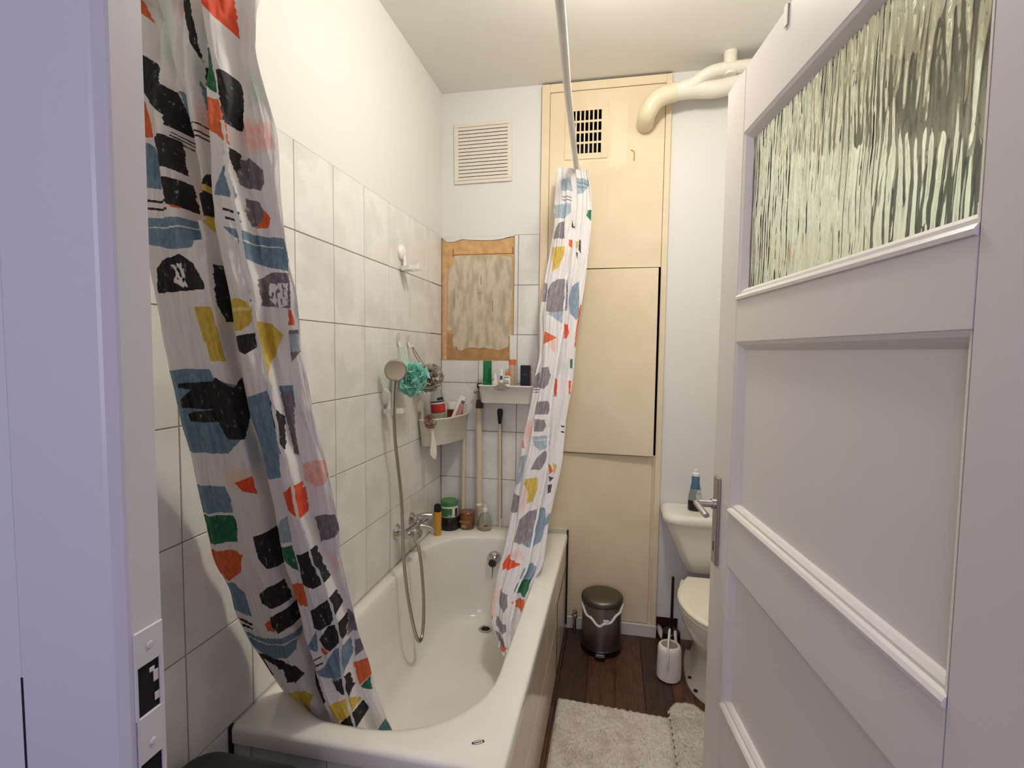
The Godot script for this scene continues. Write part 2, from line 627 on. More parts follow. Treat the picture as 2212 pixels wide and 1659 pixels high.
	# ragged lower edge of the wall paint above the patch
	st = begin()
	prism(st, [Vector2(0.0, TOPROW), Vector2(0.0, 2.15), Vector2(0.03, 2.126), Vector2(0.07, 2.124), Vector2(0.12, 2.139), Vector2(0.16, 2.133), Vector2(0.2, 2.131), Vector2(0.27, 2.127), Vector2(0.34, 2.131), Vector2(0.38, 2.142), Vector2(0.413, 2.146), Vector2(0.413, TOPROW)], -0.009, -0.001)
	put(st, "paint_edge", M.paint, wb)
	# remains of plaster and glue on the board, ragged outline
	var edge := [[0.074, 2.046], [0.1, 2.05], [0.2, 2.046], [0.3, 2.048], [0.4, 2.036], [0.408, 1.9], [0.404, 1.8], [0.4, 1.75], [0.404, 1.62], [0.386, 1.6], [0.385, 1.545], [0.34, 1.526], [0.3, 1.532], [0.25, 1.541], [0.21, 1.535], [0.17, 1.538], [0.14, 1.529], [0.12, 1.52], [0.1, 1.525], [0.09, 1.55], [0.078, 1.534], [0.068, 1.56], [0.07, 1.628], [0.035, 1.634], [0.034, 1.66], [0.042, 1.74], [0.036, 1.83], [0.04, 1.93], [0.046, 1.99], [0.07, 2.0]]
	var poly := []
	for i in edge.size():
		var a := Vector2(edge[i][0], edge[i][1])
		var b := Vector2(edge[(i + 1) % edge.size()][0], edge[(i + 1) % edge.size()][1])
		var n := (b - a).orthogonal().normalized()
		poly.append(a)
		for k in [0.33, 0.66]:
			poly.append(a.lerp(b, k) + n * rng.randf_range(-0.003, 0.003))
	st = begin()
	prism(st, poly, -0.004, -0.0012)
	put(st, "plaster_residue", M.plaster_patch, wb)
	st = begin()
	for k in [[0.21, 1.84, 0.235, 1.842], [0.228, 1.885, 0.231, 1.93], [0.296, 1.74, 0.298, 1.8], [0.075, 1.76, 0.077, 1.87]]:
		bb(st, k[0], k[2], k[1], k[3], -0.0014, -0.001, 0.0)
	put(st, "scratch", M.grout_dark, wb)
	# right wall and the wall with the doorway
	slab("wall_right", "plain white wall behind the open door", [[1.75, 1.9, 0.0, CEIL, -0.1, 2.3]], M.paint)
	slab("wall_front", "wall around the doorway between hall and bathroom", [[-0.12, 0.2896, 0.0, CEIL, 2.22, 2.3], [1.44, 1.9, 0.0, CEIL, 2.22, 2.3], [0.2896, 1.44, 2.27, CEIL, 2.22, 2.3]], M.hall_paint)
	# chase in the wall foot, its shade put into a dark brown fill
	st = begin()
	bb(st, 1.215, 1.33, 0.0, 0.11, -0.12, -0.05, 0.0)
	put(st, "cavity_shade_fill", M.brown_print, wb)
	# door frame: profile in plan, stop, rebate and strike plate
	var fr := thing("trim_1", "glossy white painted door frame with a worn strike plate", "door frame", Vector3.ZERO, "", "structure")
	var pr := [Vector2(0.29, -2.245), Vector2(0.4305, -2.245), Vector2(0.4325, -2.247), Vector2(0.4325, -2.286), Vector2(0.431, -2.2895), Vector2(0.4225, -2.298), Vector2(0.419, -2.3), Vector2(0.29, -2.3)]
	var up := Transform3D(Basis(Vector3.RIGHT, Vector3.FORWARD, Vector3.UP), Vector3.ZERO)
	st = begin()
	prism(st, pr, 0.0, 2.26, up)
	put(st, "jamb", M.frame_paint, fr)
	st = begin()
	var pr2 := []
	for p in pr:
		pr2.append(Vector2(1.805 - p.x, p.y))
	prism(st, pr2, 0.0, 2.26, up)
	put(st, "jamb", M.frame_paint, fr)
	st = begin()
	bb(st, 0.29, 1.5, 2.2, 2.26, 2.22, 2.3, 0.002)
	put(st, "head", M.frame_paint, fr)
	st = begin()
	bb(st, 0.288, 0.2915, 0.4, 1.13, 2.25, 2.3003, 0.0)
	put(st, "seam_gap_strip", M.mould_and_gap, fr)  # dark strip on the closed joint, standing in for a shaded gap
	# strike plate: strips round two mortises
	var sp := begin()
	bb(sp, 0.4325, 0.4355, 1.148, 1.192, 2.2475, 2.2855, 0.0012)
	bb(sp, 0.4325, 0.4355, 1.03, 1.088, 2.2475, 2.2855, 0.0012)
	bb(sp, 0.4325, 0.4355, 0.86, 0.97, 2.2475, 2.2855, 0.0012)
	bb(sp, 0.4325, 0.4353, 0.965, 1.15, 2.2475, 2.2535, 0.001)
	bb(sp, 0.4325, 0.4353, 0.965, 1.15, 2.2815, 2.2855, 0.001)
	var plate := put(sp, "strike_plate", M.frame_paint, fr)
	st = begin()
	bb(st, 0.432, 0.4329, 1.088, 1.148, 2.2535, 2.2815, 0.0)
	bb(st, 0.432, 0.4329, 0.97, 1.03, 2.2535, 2.2815, 0.0)
	put(st, "mortise", M.void, plate)
	st = begin()
	for k in [[1.096, 2.256, 0.01], [1.12, 2.257, 0.014], [1.134, 2.262, 0.006]]:
		bb(st, 0.4327, 0.4338, k[0], k[0] + k[2], k[1] - 0.003, k[1] + 0.004, 0.0005)
	put(st, "paint_drip", M.frame_paint, plate)
	st = begin()
	for yy in [1.17, 1.05, 0.92]:
		lathe(st, [[0.0042, 0.0], [0.0036, 0.0012], [0.0, 0.0016]], 12, facing(Vector3(0.4355, yy, 2.266), Vector3.RIGHT))
	put(st, "screw", M.frame_paint, plate)

func build_hall() -> void:
	slab("floor_hall", "dark wood floor of the hall in front of the bathroom", [[-1.3, 2.9, -0.1, 0.0, 2.3, 4.8]], M.plank1)
	slab("ceiling_hall", "white ceiling of the hall", [[-1.3, 2.9, CEIL, CEIL + 0.1, 2.3, 4.8]], M.hall_paint)
	slab("wall_hall_left", "white left wall of the hall", [[-1.3, -1.2, 0.0, CEIL, 2.3, 4.8]], M.hall_paint)
	slab("wall_hall_right", "white right wall of the hall", [[2.8, 2.9, 0.0, CEIL, 2.3, 4.8]], M.hall_paint)
	slab("wall_hall_window", "white hall wall around its window", [[-1.2, -0.05, 0.0, CEIL, 4.6, 4.8], [1.55, 2.8, 0.0, CEIL, 4.6, 4.8], [-0.05, 1.55, 0.0, 1.0, 4.6, 4.8], [-0.05, 1.55, 2.5, CEIL, 4.6, 4.8]], M.hall_paint)
	slab("wall_hall_front", "hall side of the wall beside the bathroom", [[-1.2, -0.12, 0.0, CEIL, 2.25, 2.3], [1.9, 2.8, 0.0, CEIL, 2.25, 2.3]], M.hall_paint)
	var w := thing("window_1", "white framed hall window letting in daylight", "window", Vector3.ZERO, "", "structure")
	var st := begin()
	for b in [[-0.05, 0.02, 1.0, 2.5], [1.48, 1.55, 1.0, 2.5], [0.72, 0.78, 1.0, 2.5]]:
		bb(st, b[0], b[1], b[2], b[3], 4.66, 4.72, 0.004)
	bb(st, -0.05, 1.55, 1.0, 1.07, 4.66, 4.72, 0.004)
	bb(st, -0.05, 1.55, 2.43, 2.5, 4.66, 4.72, 0.004)
	put(st, "window_frame", M.frame_paint, w)
	for b in [[0.02, 0.72], [0.78, 1.48]]:
		st = begin()
		bb(st, b[0], b[1], 1.07, 2.43, 4.688, 4.692, 0.0)
		put(st, "pane", M.window_pane, w)


# ============================================================ closet in the back wall

func build_closet() -> void:
	var o := thing("built_in_closet", "tall cream built-in closet with grille, doors and screwed panel", "closet", Vector3(0.885, 0, 0))
	var dx := -0.885
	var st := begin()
	# carcass behind the front, blackened so the grille slots look shaded
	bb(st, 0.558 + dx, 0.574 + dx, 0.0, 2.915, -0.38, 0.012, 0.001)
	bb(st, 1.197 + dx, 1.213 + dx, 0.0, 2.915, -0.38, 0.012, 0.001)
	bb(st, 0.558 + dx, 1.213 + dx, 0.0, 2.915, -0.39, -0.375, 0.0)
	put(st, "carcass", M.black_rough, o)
	for s in [[0.558, 0.6, 0.0, 2.915], [1.186, 1.215, 0.0, 2.915]]:
		st = begin()
		bb(st, s[0] + dx, s[1] + dx, s[2], s[3], 0.0, 0.02, 0.002)
		put(st, "stile", M.closet, o)
	st = begin()
	bb(st, 0.6 + dx, 1.186 + dx, 2.872, 2.915, 0.0, 0.02, 0.002)
	put(st, "top_rail", M.closet, o)
	# upper panel around the grille opening
	st = begin()
	for b in [[0.602, 0.69, 1.962, 2.87], [0.893, 1.184, 1.962, 2.87], [0.69, 0.893, 1.962, 2.535], [0.69, 0.893, 2.8, 2.87]]:
		bb(st, b[0] + dx, b[1] + dx, b[2], b[3], 0.0, 0.014, 0.0)
	var up := put(st, "upper_panel", M.closet, o)
	up.set_meta("label", "cream upper panel with ventilation grille")
	st = begin()
	# grille plate, four rows of seven slots
	var x0 := 0.681 + dx
	var x1 := 0.902 + dx
	var y0 := 2.524
	var y1 := 2.809
	var sx0 := 0.716 + dx
	var sx1 := 0.872 + dx
	var sy0 := 2.552
	var sy1 := 2.768
	bb(st, x0, sx0, y0, y1, 0.014, 0.019, 0.001)
	bb(st, sx1, x1, y0, y1, 0.014, 0.019, 0.001)
	bb(st, sx0, sx1, y0, sy0, 0.014, 0.019, 0.0)
	bb(st, sx0, sx1, sy1, y1, 0.014, 0.019, 0.0)
	var gr := put(st, "grille", M.closet, o)
	var pitch := (sx1 - sx0) / 7.0
	for i in range(0, 8):
		st = begin()
		var xc := sx0 + pitch * i
		bb(st, maxf(xc - 0.0038, sx0 - 0.001), minf(xc + 0.0038, sx1 + 0.001), sy0, sy1, 0.0145, 0.0185, 0.001)
		put(st, "grille_bar", M.closet, gr)
	var py := (sy1 - sy0) / 4.0
	for i in range(1, 4):
		st = begin()
		bb(st, sx0, sx1, sy0 + py * i - 0.0055, sy0 + py * i + 0.0055, 0.0143, 0.0187, 0.001)
		put(st, "grille_bar", M.closet, gr)
	# painted-over smears on the panel
	st = begin()
	prism(st, [Vector2(0.915 + dx, 2.48), Vector2(1.0 + dx, 2.487), Vector2(1.0 + dx, 2.79), Vector2(0.93 + dx, 2.8)], 0.0138, 0.01415)
	prism(st, [Vector2(0.72 + dx, 2.515), Vector2(0.96 + dx, 2.52), Vector2(0.96 + dx, 2.46), Vector2(0.945 + dx, 2.46), Vector2(0.94 + dx, 2.505)], 0.0138, 0.0142)
	put(st, "paint_touch_up", M.closet_touch, o)
	st = begin()
	tube(st, curve([Vector3(1.02 + dx, 2.555, 0.0142), Vector3(1.034 + dx, 2.548, 0.0142), Vector3(1.038 + dx, 2.53, 0.0142), Vector3(1.036 + dx, 2.5, 0.0142)], 5), 0.0032, 6)
	put(st, "scuff", M.gold_print, o)
	# lower door stands a little ajar on its right edge
	var dt := Transform3D(Basis(Vector3.UP, deg_to_rad(-2.6)), Vector3(0.6 + dx, 0, 0.004))
	st = begin()
	cbox(st, Vector3(0.287, 1.4685, 0.009), Vector3(0.574, 0.971, 0.018), 0.003, dt)
	var ld := put(st, "lower_door", M.closet, o)
	ld.set_meta("label", "plain cream closet door standing slightly ajar")
	st = begin()
	bb(st, 0.6 + dx, 1.186 + dx, 0.0, 0.982, -0.002, 0.004, 0.0)
	put(st, "lower_frame", M.closet, o)
	st = begin()
	bb(st, 0.606 + dx, 1.172 + dx, 0.07, 0.975, 0.004, 0.012, 0.0015)
	put(st, "lower_panel", M.closet, o)
	st = begin()
	bb(st, 0.558 + dx, 1.217 + dx, 0.0, 0.066, 0.004, 0.024, 0.002)
	put(st, "plinth", M.skirting, o)
	for yy in [0.952, 0.74, 0.55, 0.37, 0.085]:
		st = begin()
		lathe(st, [[0.0048, 0.0], [0.0045, 0.0008], [0.0, 0.001]], 10, facing(Vector3(1.165 + dx, yy, 0.012), Vector3.BACK))
		put(st, "screw", M.screw, o)
	for p in [[0.61, 2.395], [0.78, 2.888], [1.15, 2.86]]:
		st = begin()
		lathe(st, [[0.004, 0.0], [0.0, 0.001]], 10, facing(Vector3(p[0] + dx, p[1], 0.0142 if p[1] < 2.87 else 0.02), Vector3.BACK))
		put(st, "nail", M.screw, o)


# ============================================================ bath

func bath_ring(w: float, y: float) -> Array:
	# from the inner edge of the rim (w = 0) to the bottom (w = 1)
	var r0 := [0.3, 0.2, 0.3, 0.2]
	var r1 := [0.16, 0.16, 0.17, 0.17]
	var r := []
	for i in 4:
		r.append(lerpf(r0[i], r1[i], w))
	return rrect(lerpf(0.05, 0.17, w), lerpf(0.645, 0.54, w), lerpf(0.175, 0.245, w), lerpf(1.59, 1.2, w), r, y, 10, 8)

func build_bath() -> void:
	var o := thing("bathtub", "white enamelled built-in bathtub along the tiled wall", "bathtub", Vector3(0.37, 0, 0.83))
	var off := Vector3(-0.37, 0, -0.83)
	var sh := func(r: Array) -> Array:
		var q := []
		for p in r:
			q.append(p + off)
		return q
	var st := begin()
	var rings := []
	var oc := [0.012, 0.012, 0.02, 0.012]
	rings.append(sh.call(rrect(0.002, 0.737, 0.002, 1.652, oc, RIM - 0.046, 10, 8)))
	rings.append(sh.call(rrect(0.002, 0.737, 0.002, 1.652, oc, RIM - 0.012, 10, 8)))
	rings.append(sh.call(rrect(0.004, 0.734, 0.004, 1.648, oc, RIM - 0.004, 10, 8)))
	rings.append(sh.call(rrect(0.01, 0.728, 0.01, 1.641, oc, RIM, 10, 8)))
	rings.append(sh.call(bath_ring(-0.05, RIM)))
	rings.append(sh.call(bath_ring(0.0, RIM - 0.003)))
	rings.append(sh.call(bath_ring(0.05, RIM - 0.012)))
	rings.append(sh.call(bath_ring(0.09, RIM - 0.03)))
	for k in 6:
		var u := (k + 1) / 6.0
		rings.append(sh.call(bath_ring(lerpf(0.09, 0.34, u), lerpf(RIM - 0.03, 0.3, u))))
	for k in 12:
		var a := (k + 1) / 12.0 * PI * 0.5
		rings.append(sh.call(bath_ring(0.34 + 0.66 * (1.0 - cos(a)), 0.3 - 0.175 * sin(a))))
	for k in 5:
		var u := (k + 1) / 5.0
		var last: Array = bath_ring(1.0, 0.125 - 0.004 * u)
		var q := []
		for p in last:
			q.append(p.lerp(Vector3(0.355, 0.121, 0.4), u * 0.97) + off)
			q[-1].y = 0.125 - 0.004 * u
		rings.append(q)
	loft(st, rings, false, true, false)
	# underside so that the shell is closed
	st.set_smooth_group(9)
	put(st, "shell", M.enamel, o)
	# rear upstand
	st = begin()
	cbox(st, Vector3(0.67, RIM + 0.012, 0.02) + off, Vector3(0.13, 0.03, 0.036), 0.004)
	put(st, "upstand", M.caulk, o)
	# drain and overflow
	st = begin()
	lathe(st, [[0.036, 0.0], [0.034, 0.003], [0.024, 0.0035], [0.022, 0.001]], 28, Transform3D(Basis(), Vector3(0.36, 0.1225, 0.345) + off))
	var dr := put(st, "drain", M.chrome, o)
	st = begin()
	lathe(st, [[0.023, 0.0], [0.0, 0.0002]], 24, Transform3D(Basis(), Vector3(0.36, 0.1236, 0.345) + off))
	put(st, "drain_hole", M.void, dr)
	st = begin()
	var ot := facing(Vector3(0.368, 0.432, 0.196) + off, Vector3(0, 0.12, 1))
	lathe(st, [[0.034, -0.02], [0.036, 0.0], [0.036, 0.014], [0.033, 0.026], [0.022, 0.034], [0.0, 0.036]], 28, ot)
	var ov := put(st, "overflow_knob", M.chrome, o)
	st = begin()
	lathe(st, [[0.02, 0.0], [0.0205, 0.012], [0.0, 0.0122]], 24, facing(Vector3(0.366, 0.418, 0.228) + off, Vector3(0, -0.25, 1)))
	put(st, "overflow_mouth", M.black, ov)
	st = begin()
	tube(st, [Vector3(0.366, 0.405, 0.222) + off, Vector3(0.364, 0.36, 0.222) + off, Vector3(0.362, 0.33, 0.224) + off], [0.003, 0.002, 0.001], 6)
	put(st, "rust_run", M.brown_print, ov)
	# maker's badge on the rim
	var badge := begin()
	var bt := Transform3D(Basis(Vector3.UP, deg_to_rad(28)) * Basis(Vector3.RIGHT, -PI / 2), Vector3(0.652, RIM, 1.567) + off)
	var ring := []
	var ring2 := []
	for k in 28:
		var a := TAU * k / 28
		ring.append(bt * Vector3(cos(a) * 0.0165, sin(a) * 0.0068, 0.0004))
		ring2.append(bt * Vector3(cos(a) * 0.0150, sin(a) * 0.0056, 0.0006))
	loft(badge, [ring, ring2], false, false)
	for b in [[-0.002, 0.0, 0.0225, 0.0016], [-0.0135, 0.0, 0.003, 0.007], [0.0135, 0.0, 0.004, 0.008]]:
		cbox(badge, Vector3(b[0], b[1], 0.0004), Vector3(b[2], b[3] + 0.0008, 0.0005), 0.0001, bt)
	put(badge, "badge", M.ink, o)
	# surround below the rim: long side with access hatch, front with tiles
	st = begin()
	cbox(st, Vector3(0.7135, 0.243, 0.83) + off, Vector3(0.025, 0.486, 1.61), 0.0)
	var s := put(st, "side_panel", M.grout, o)
	s.set_meta("label", "beige tiled side of the bath with a black-edged access hatch")
	for z in [[0.47, 0.842], [0.845, 1.212], [1.215, 1.634]]:
		for y in [[0.012, 0.272], [0.275, 0.487]]:
			st = begin()
			bb(st, 0.724 + off.x, 0.733 + off.x, y[0], y[1], z[0] + off.z, z[1] + off.z, 0.001)
			put(st, "tile", M.panel_tile, s)
	st = begin()
	bb(st, 0.724 + off.x, 0.733 + off.x, 0.36, 0.487, 0.01 + off.z, 0.465 + off.z, 0.001)
	put(st, "tile", M.panel_tile, s)
	st = begin()
	bb(st, 0.724 + off.x, 0.7335 + off.x, 0.02, 0.353, 0.05 + off.z, 0.46 + off.z, 0.001)
	put(st, "access_hatch", M.panel_tile, s)
	st = begin()
	bb(st, 0.722 + off.x, 0.7342 + off.x, 0.02, 0.357, 0.458 + off.z, 0.472 + off.z, 0.0)
	bb(st, 0.722 + off.x, 0.7342 + off.x, 0.352, 0.3605, 0.05 + off.z, 0.472 + off.z, 0.0)
	put(st, "hatch_gap", M.black_rough, s)
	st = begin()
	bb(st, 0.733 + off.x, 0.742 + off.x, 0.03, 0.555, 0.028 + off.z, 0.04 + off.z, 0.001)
	put(st, "dark_gap_strip", M.black, s)  # dark strip standing in for the shaded gap beside the closet
	st = begin()
	bb(st, 0.002 + off.x, 0.7 + off.x, 0.0, 0.484, 1.6 + off.z, 1.6335 + off.z, 0.0)
	var f := put(st, "front_panel", M.grout, o)
	var xs := [0.003, 0.056, 0.274, 0.494, 0.712]
	for i in 4:
		for y in [[0.006, 0.232], [0.235, 0.478]]:
			st = begin()
			bb(st, xs[i] + 0.0015 + off.x, xs[i + 1] - 0.0015 + off.x, y[0], y[1], 1.634 + off.z, 1.641 + off.z, 0.001)
			put(st, "tile", M["tile%d" % (i % 3)], f)
	st = begin()
	bb(st, 0.0005 + off.x, 0.0045 + off.x, 0.38, RIM - 0.002, 1.636 + off.z, 1.655 + off.z, 0.001)
	put(st, "mouldy_seal", M.mould_and_gap, f)


# ============================================================ door

func build_door() -> void:
	var d := thing("door_1", "white panelled bathroom door with textured glass standing open", "door", Vector3.ZERO, "", "structure")
	var a := deg_to_rad(7.25)
	d.transform = Transform3D(Basis(Vector3(sin(a), 0, cos(a)), Vector3.UP, Vector3(-cos(a), 0, sin(a))), Vector3(1.2325, 0, 1.3302))
	var W := 0.925
	var X0 := 0.122
	var X1 := 0.805
	for b in [[0.0, X0], [X1, W]]:
		var st := begin()
		bb(st, b[0], b[1], 0.012, 2.185, -0.04, 0.0, 0.003)
		put(st, "stile", M.door_paint, d)
	var openings := [[1.652, 2.034], [1.138, 1.55], [0.644, 1.004], [0.15, 0.5]]
	var rails := [[2.034, 2.185], [1.55, 1.652], [1.004, 1.138], [0.5, 0.644], [0.012, 0.15]]
	for r in rails:
		var st := begin()
		bb(st, X0, X1, r[0], r[1], -0.0398, -0.0002, 0.0012)
		put(st, "rail", M.door_paint, d)
	for i in 4:
		var y0: float = openings[i][0]
		var y1: float = openings[i][1]
		if i > 0:
			var st := begin()
			bb(st, X0 - 0.004, X1 + 0.004, y0 - 0.004, y1 + 0.004, -0.03, -0.018, 0.0)
			put(st, "panel", M.door_paint, d)
		# mouldings on the visible side; the lower one is a bold sloping bead
		var w := 0.02
		for side in 4:
			var st := begin()
			var prof: Array
			if side == 0:
				prof = [Vector2(-0.004, -0.018), Vector2(0.024, -0.018), Vector2(0.022, -0.012), Vector2(0.016, -0.006), Vector2(0.011, -0.0055), Vector2(0.0085, 0.0005), Vector2(0.003, 0.0045), Vector2(-0.003, 0.004), Vector2(-0.004, 0.0)]
			else:
				prof = [Vector2(0.0, -0.018), Vector2(w, -0.018), Vector2(w * 0.7, -0.011), Vector2(w * 0.35, -0.004), Vector2(0.0, -0.001)]
			var t: Transform3D
			var ln: float
			if side == 0:
				t = Transform3D(Basis(Vector3.UP, Vector3.BACK, Vector3.RIGHT), Vector3(X0, y0, 0))
				ln = X1 - X0
			elif side == 1:
				t = Transform3D(Basis(Vector3.DOWN, Vector3.BACK, Vector3.LEFT), Vector3(X1, y1, 0))
				ln = X1 - X0
			elif side == 2:
				t = Transform3D(Basis(Vector3.RIGHT, Vector3.BACK, Vector3.DOWN), Vector3(X0, y1, 0))
				ln = y1 - y0
			else:
				t = Transform3D(Basis(Vector3.LEFT, Vector3.BACK, Vector3.UP), Vector3(X1, y0, 0))
				ln = y1 - y0
			prism(st, prof, 0.0, ln, t)
			put(st, "moulding", M.door_paint, d)
	# cast glass with irregular vertical flutes
	var st := begin()
	var gx0 := X0 - 0.004
	var gx1 := X1 + 0.004
	var gy0 := 1.648
	var gy1 := 2.038
	var nx := 300
	var ny := 70
	var nz := FastNoiseLite.new()
	nz.seed = 9
	nz.noise_type = FastNoiseLite.TYPE_SIMPLEX_SMOOTH
	nz.frequency = 1.0
	nz.fractal_octaves = 1
	var hgt := func(x: float, y: float) -> float:
		var wob := nz.get_noise_2d(x * 10.0, y * 6.0) * 0.004
		var f := nz.get_noise_2d((x + wob) * 80.0, y * 3.0) * 0.001
		f += absf(nz.get_noise_2d((x + wob * 1.5) * 48.0 + 40.0, y * 5.0)) * 0.0013
		f += nz.get_noise_2d(x * 190.0, y * 40.0 + 9.0) * 0.00018
		return f
	var gp := []
	for i in nx + 1:
		var colm := PackedVector3Array()
		for j in ny + 1:
			var x := lerpf(gx0, gx1, float(i) / nx)
			var y := lerpf(gy0, gy1, float(j) / ny)
			colm.append(Vector3(x, y, -0.018 + hgt.call(x, y)))
		gp.append(colm)
	st.set_smooth_group(1)
	for i in nx:
		for j in ny:
			quad(st, gp[i][j], gp[i + 1][j], gp[i + 1][j + 1], gp[i][j + 1], Vector3.BACK)
	st.set_smooth_group(2)
	var bk := -0.0235
	quad(st, Vector3(gx0, gy0, bk), Vector3(gx1, gy0, bk), Vector3(gx1, gy1, bk), Vector3(gx0, gy1, bk), Vector3.FORWARD)
	for i in nx:
		st.set_smooth_group(3)
		quad(st, gp[i][0], gp[i + 1][0], Vector3(gp[i + 1][0].x, gy0, bk), Vector3(gp[i][0].x, gy0, bk), Vector3.DOWN)
		st.set_smooth_group(4)
		quad(st, gp[i][ny], gp[i + 1][ny], Vector3(gp[i + 1][ny].x, gy1, bk), Vector3(gp[i][ny].x, gy1, bk), Vector3.UP)
	for j in ny:
		st.set_smooth_group(5)
		quad(st, gp[0][j], gp[0][j + 1], Vector3(gx0, gp[0][j + 1].y, bk), Vector3(gx0, gp[0][j].y, bk), Vector3.LEFT)
		st.set_smooth_group(6)
		quad(st, gp[nx][j], gp[nx][j + 1], Vector3(gx1, gp[nx][j + 1].y, bk), Vector3(gx1, gp[nx][j].y, bk), Vector3.RIGHT)
	var pane := put(st, "glass_pane", M.glass, d)
	pane.set_meta("label", "clear cast glass with wavy vertical flutes")
	# lever handle and plate
	st = begin()
	cbox(st, Vector3(0.046, 1.09, 0.004), Vector3(0.036, 0.232, 0.009), 0.003)
	var pl := put(st, "handle_plate", M.alu, d)
	pl.set_meta("label", "worn aluminium handle plate")
	st = begin()
	tube(st, [Vector3(0.046, 1.134, 0.006), Vector3(0.046, 1.134, 0.018)], 0.013, 20)
	tube(st, [Vector3(0.046, 1.134, 0.016), Vector3(0.046, 1.134, 0.05)], 0.0095, 20)
	var arm := [Vector3(0.038, 1.134, 0.051), Vector3(0.046, 1.1345, 0.055), Vector3(0.065, 1.133, 0.056), Vector3(0.09, 1.128, 0.053), Vector3(0.112, 1.122, 0.049)]
	tube(st, curve(arm, 6), 0.0082, 14, true, 0.75)
	put(st, "lever", M.alu, pl)
	st = begin()
	lathe(st, [[0.0042, 0.0], [0.0, 0.0008]], 12, facing(Vector3(0.046, 0.996, 0.0085), Vector3.BACK))
	bb(st, 0.0435, 0.0485, 1.01, 1.034, 0.0084, 0.0092, 0.0)
	put(st, "keyhole", M.ink, pl)
	# small hook hung over the top edge
	var hk := thing("over_door_hook", "small white hook hanging over the top edge of the door", "hook", Vector3.ZERO)
	hk.transform = d.transform
	st = begin()
	bb(st, 0.318, 0.333, 2.148, 2.188, 0.0012, 0.0032, 0.0005)
	bb(st, 0.318, 0.333, 2.1865, 2.1895, -0.044, 0.0032, 0.0005)
	bb(st, 0.318, 0.333, 2.1, 2.188, -0.0445, -0.0412, 0.0005)
	put(st, "clip", M.white_plastic, hk)


# ============================================================ toilet

func dshape(cx: float, hw: float, z0: float, zm: float, z1: float, y: float, hb := 0.0, n := 40) -> Array:
	# toilet outline: straight back at z0, widest at zm, round front at z1
	var out := []
	var back := hb if hb > 0.0 else hw * 0.8
	for k in n + 1:
		var a := -PI * 0.5 + PI * k / n
		# front half, from right side to left side
		out.append(Vector3(cx + cos(a + PI * 0.5) * hw, y, zm + sin(a + PI * 0.5) * (z1 - zm)))
	for k in range(1, 9):
		var u := k / 8.0
		var w := lerpf(hw, back, u * u)
		out.append(Vector3(cx - w, y, lerpf(zm, z0, u)))
	for k in range(1, 6):
		out.append(Vector3(lerpf(cx - back, cx + back, k / 6.0), y, z0))
	for k in range(0, 8):
		var u := 1.0 - k / 8.0
		var w := lerpf(hw, back, u * u)
		out.append(Vector3(cx + w, y, lerpf(zm, z0, u)))
	return out

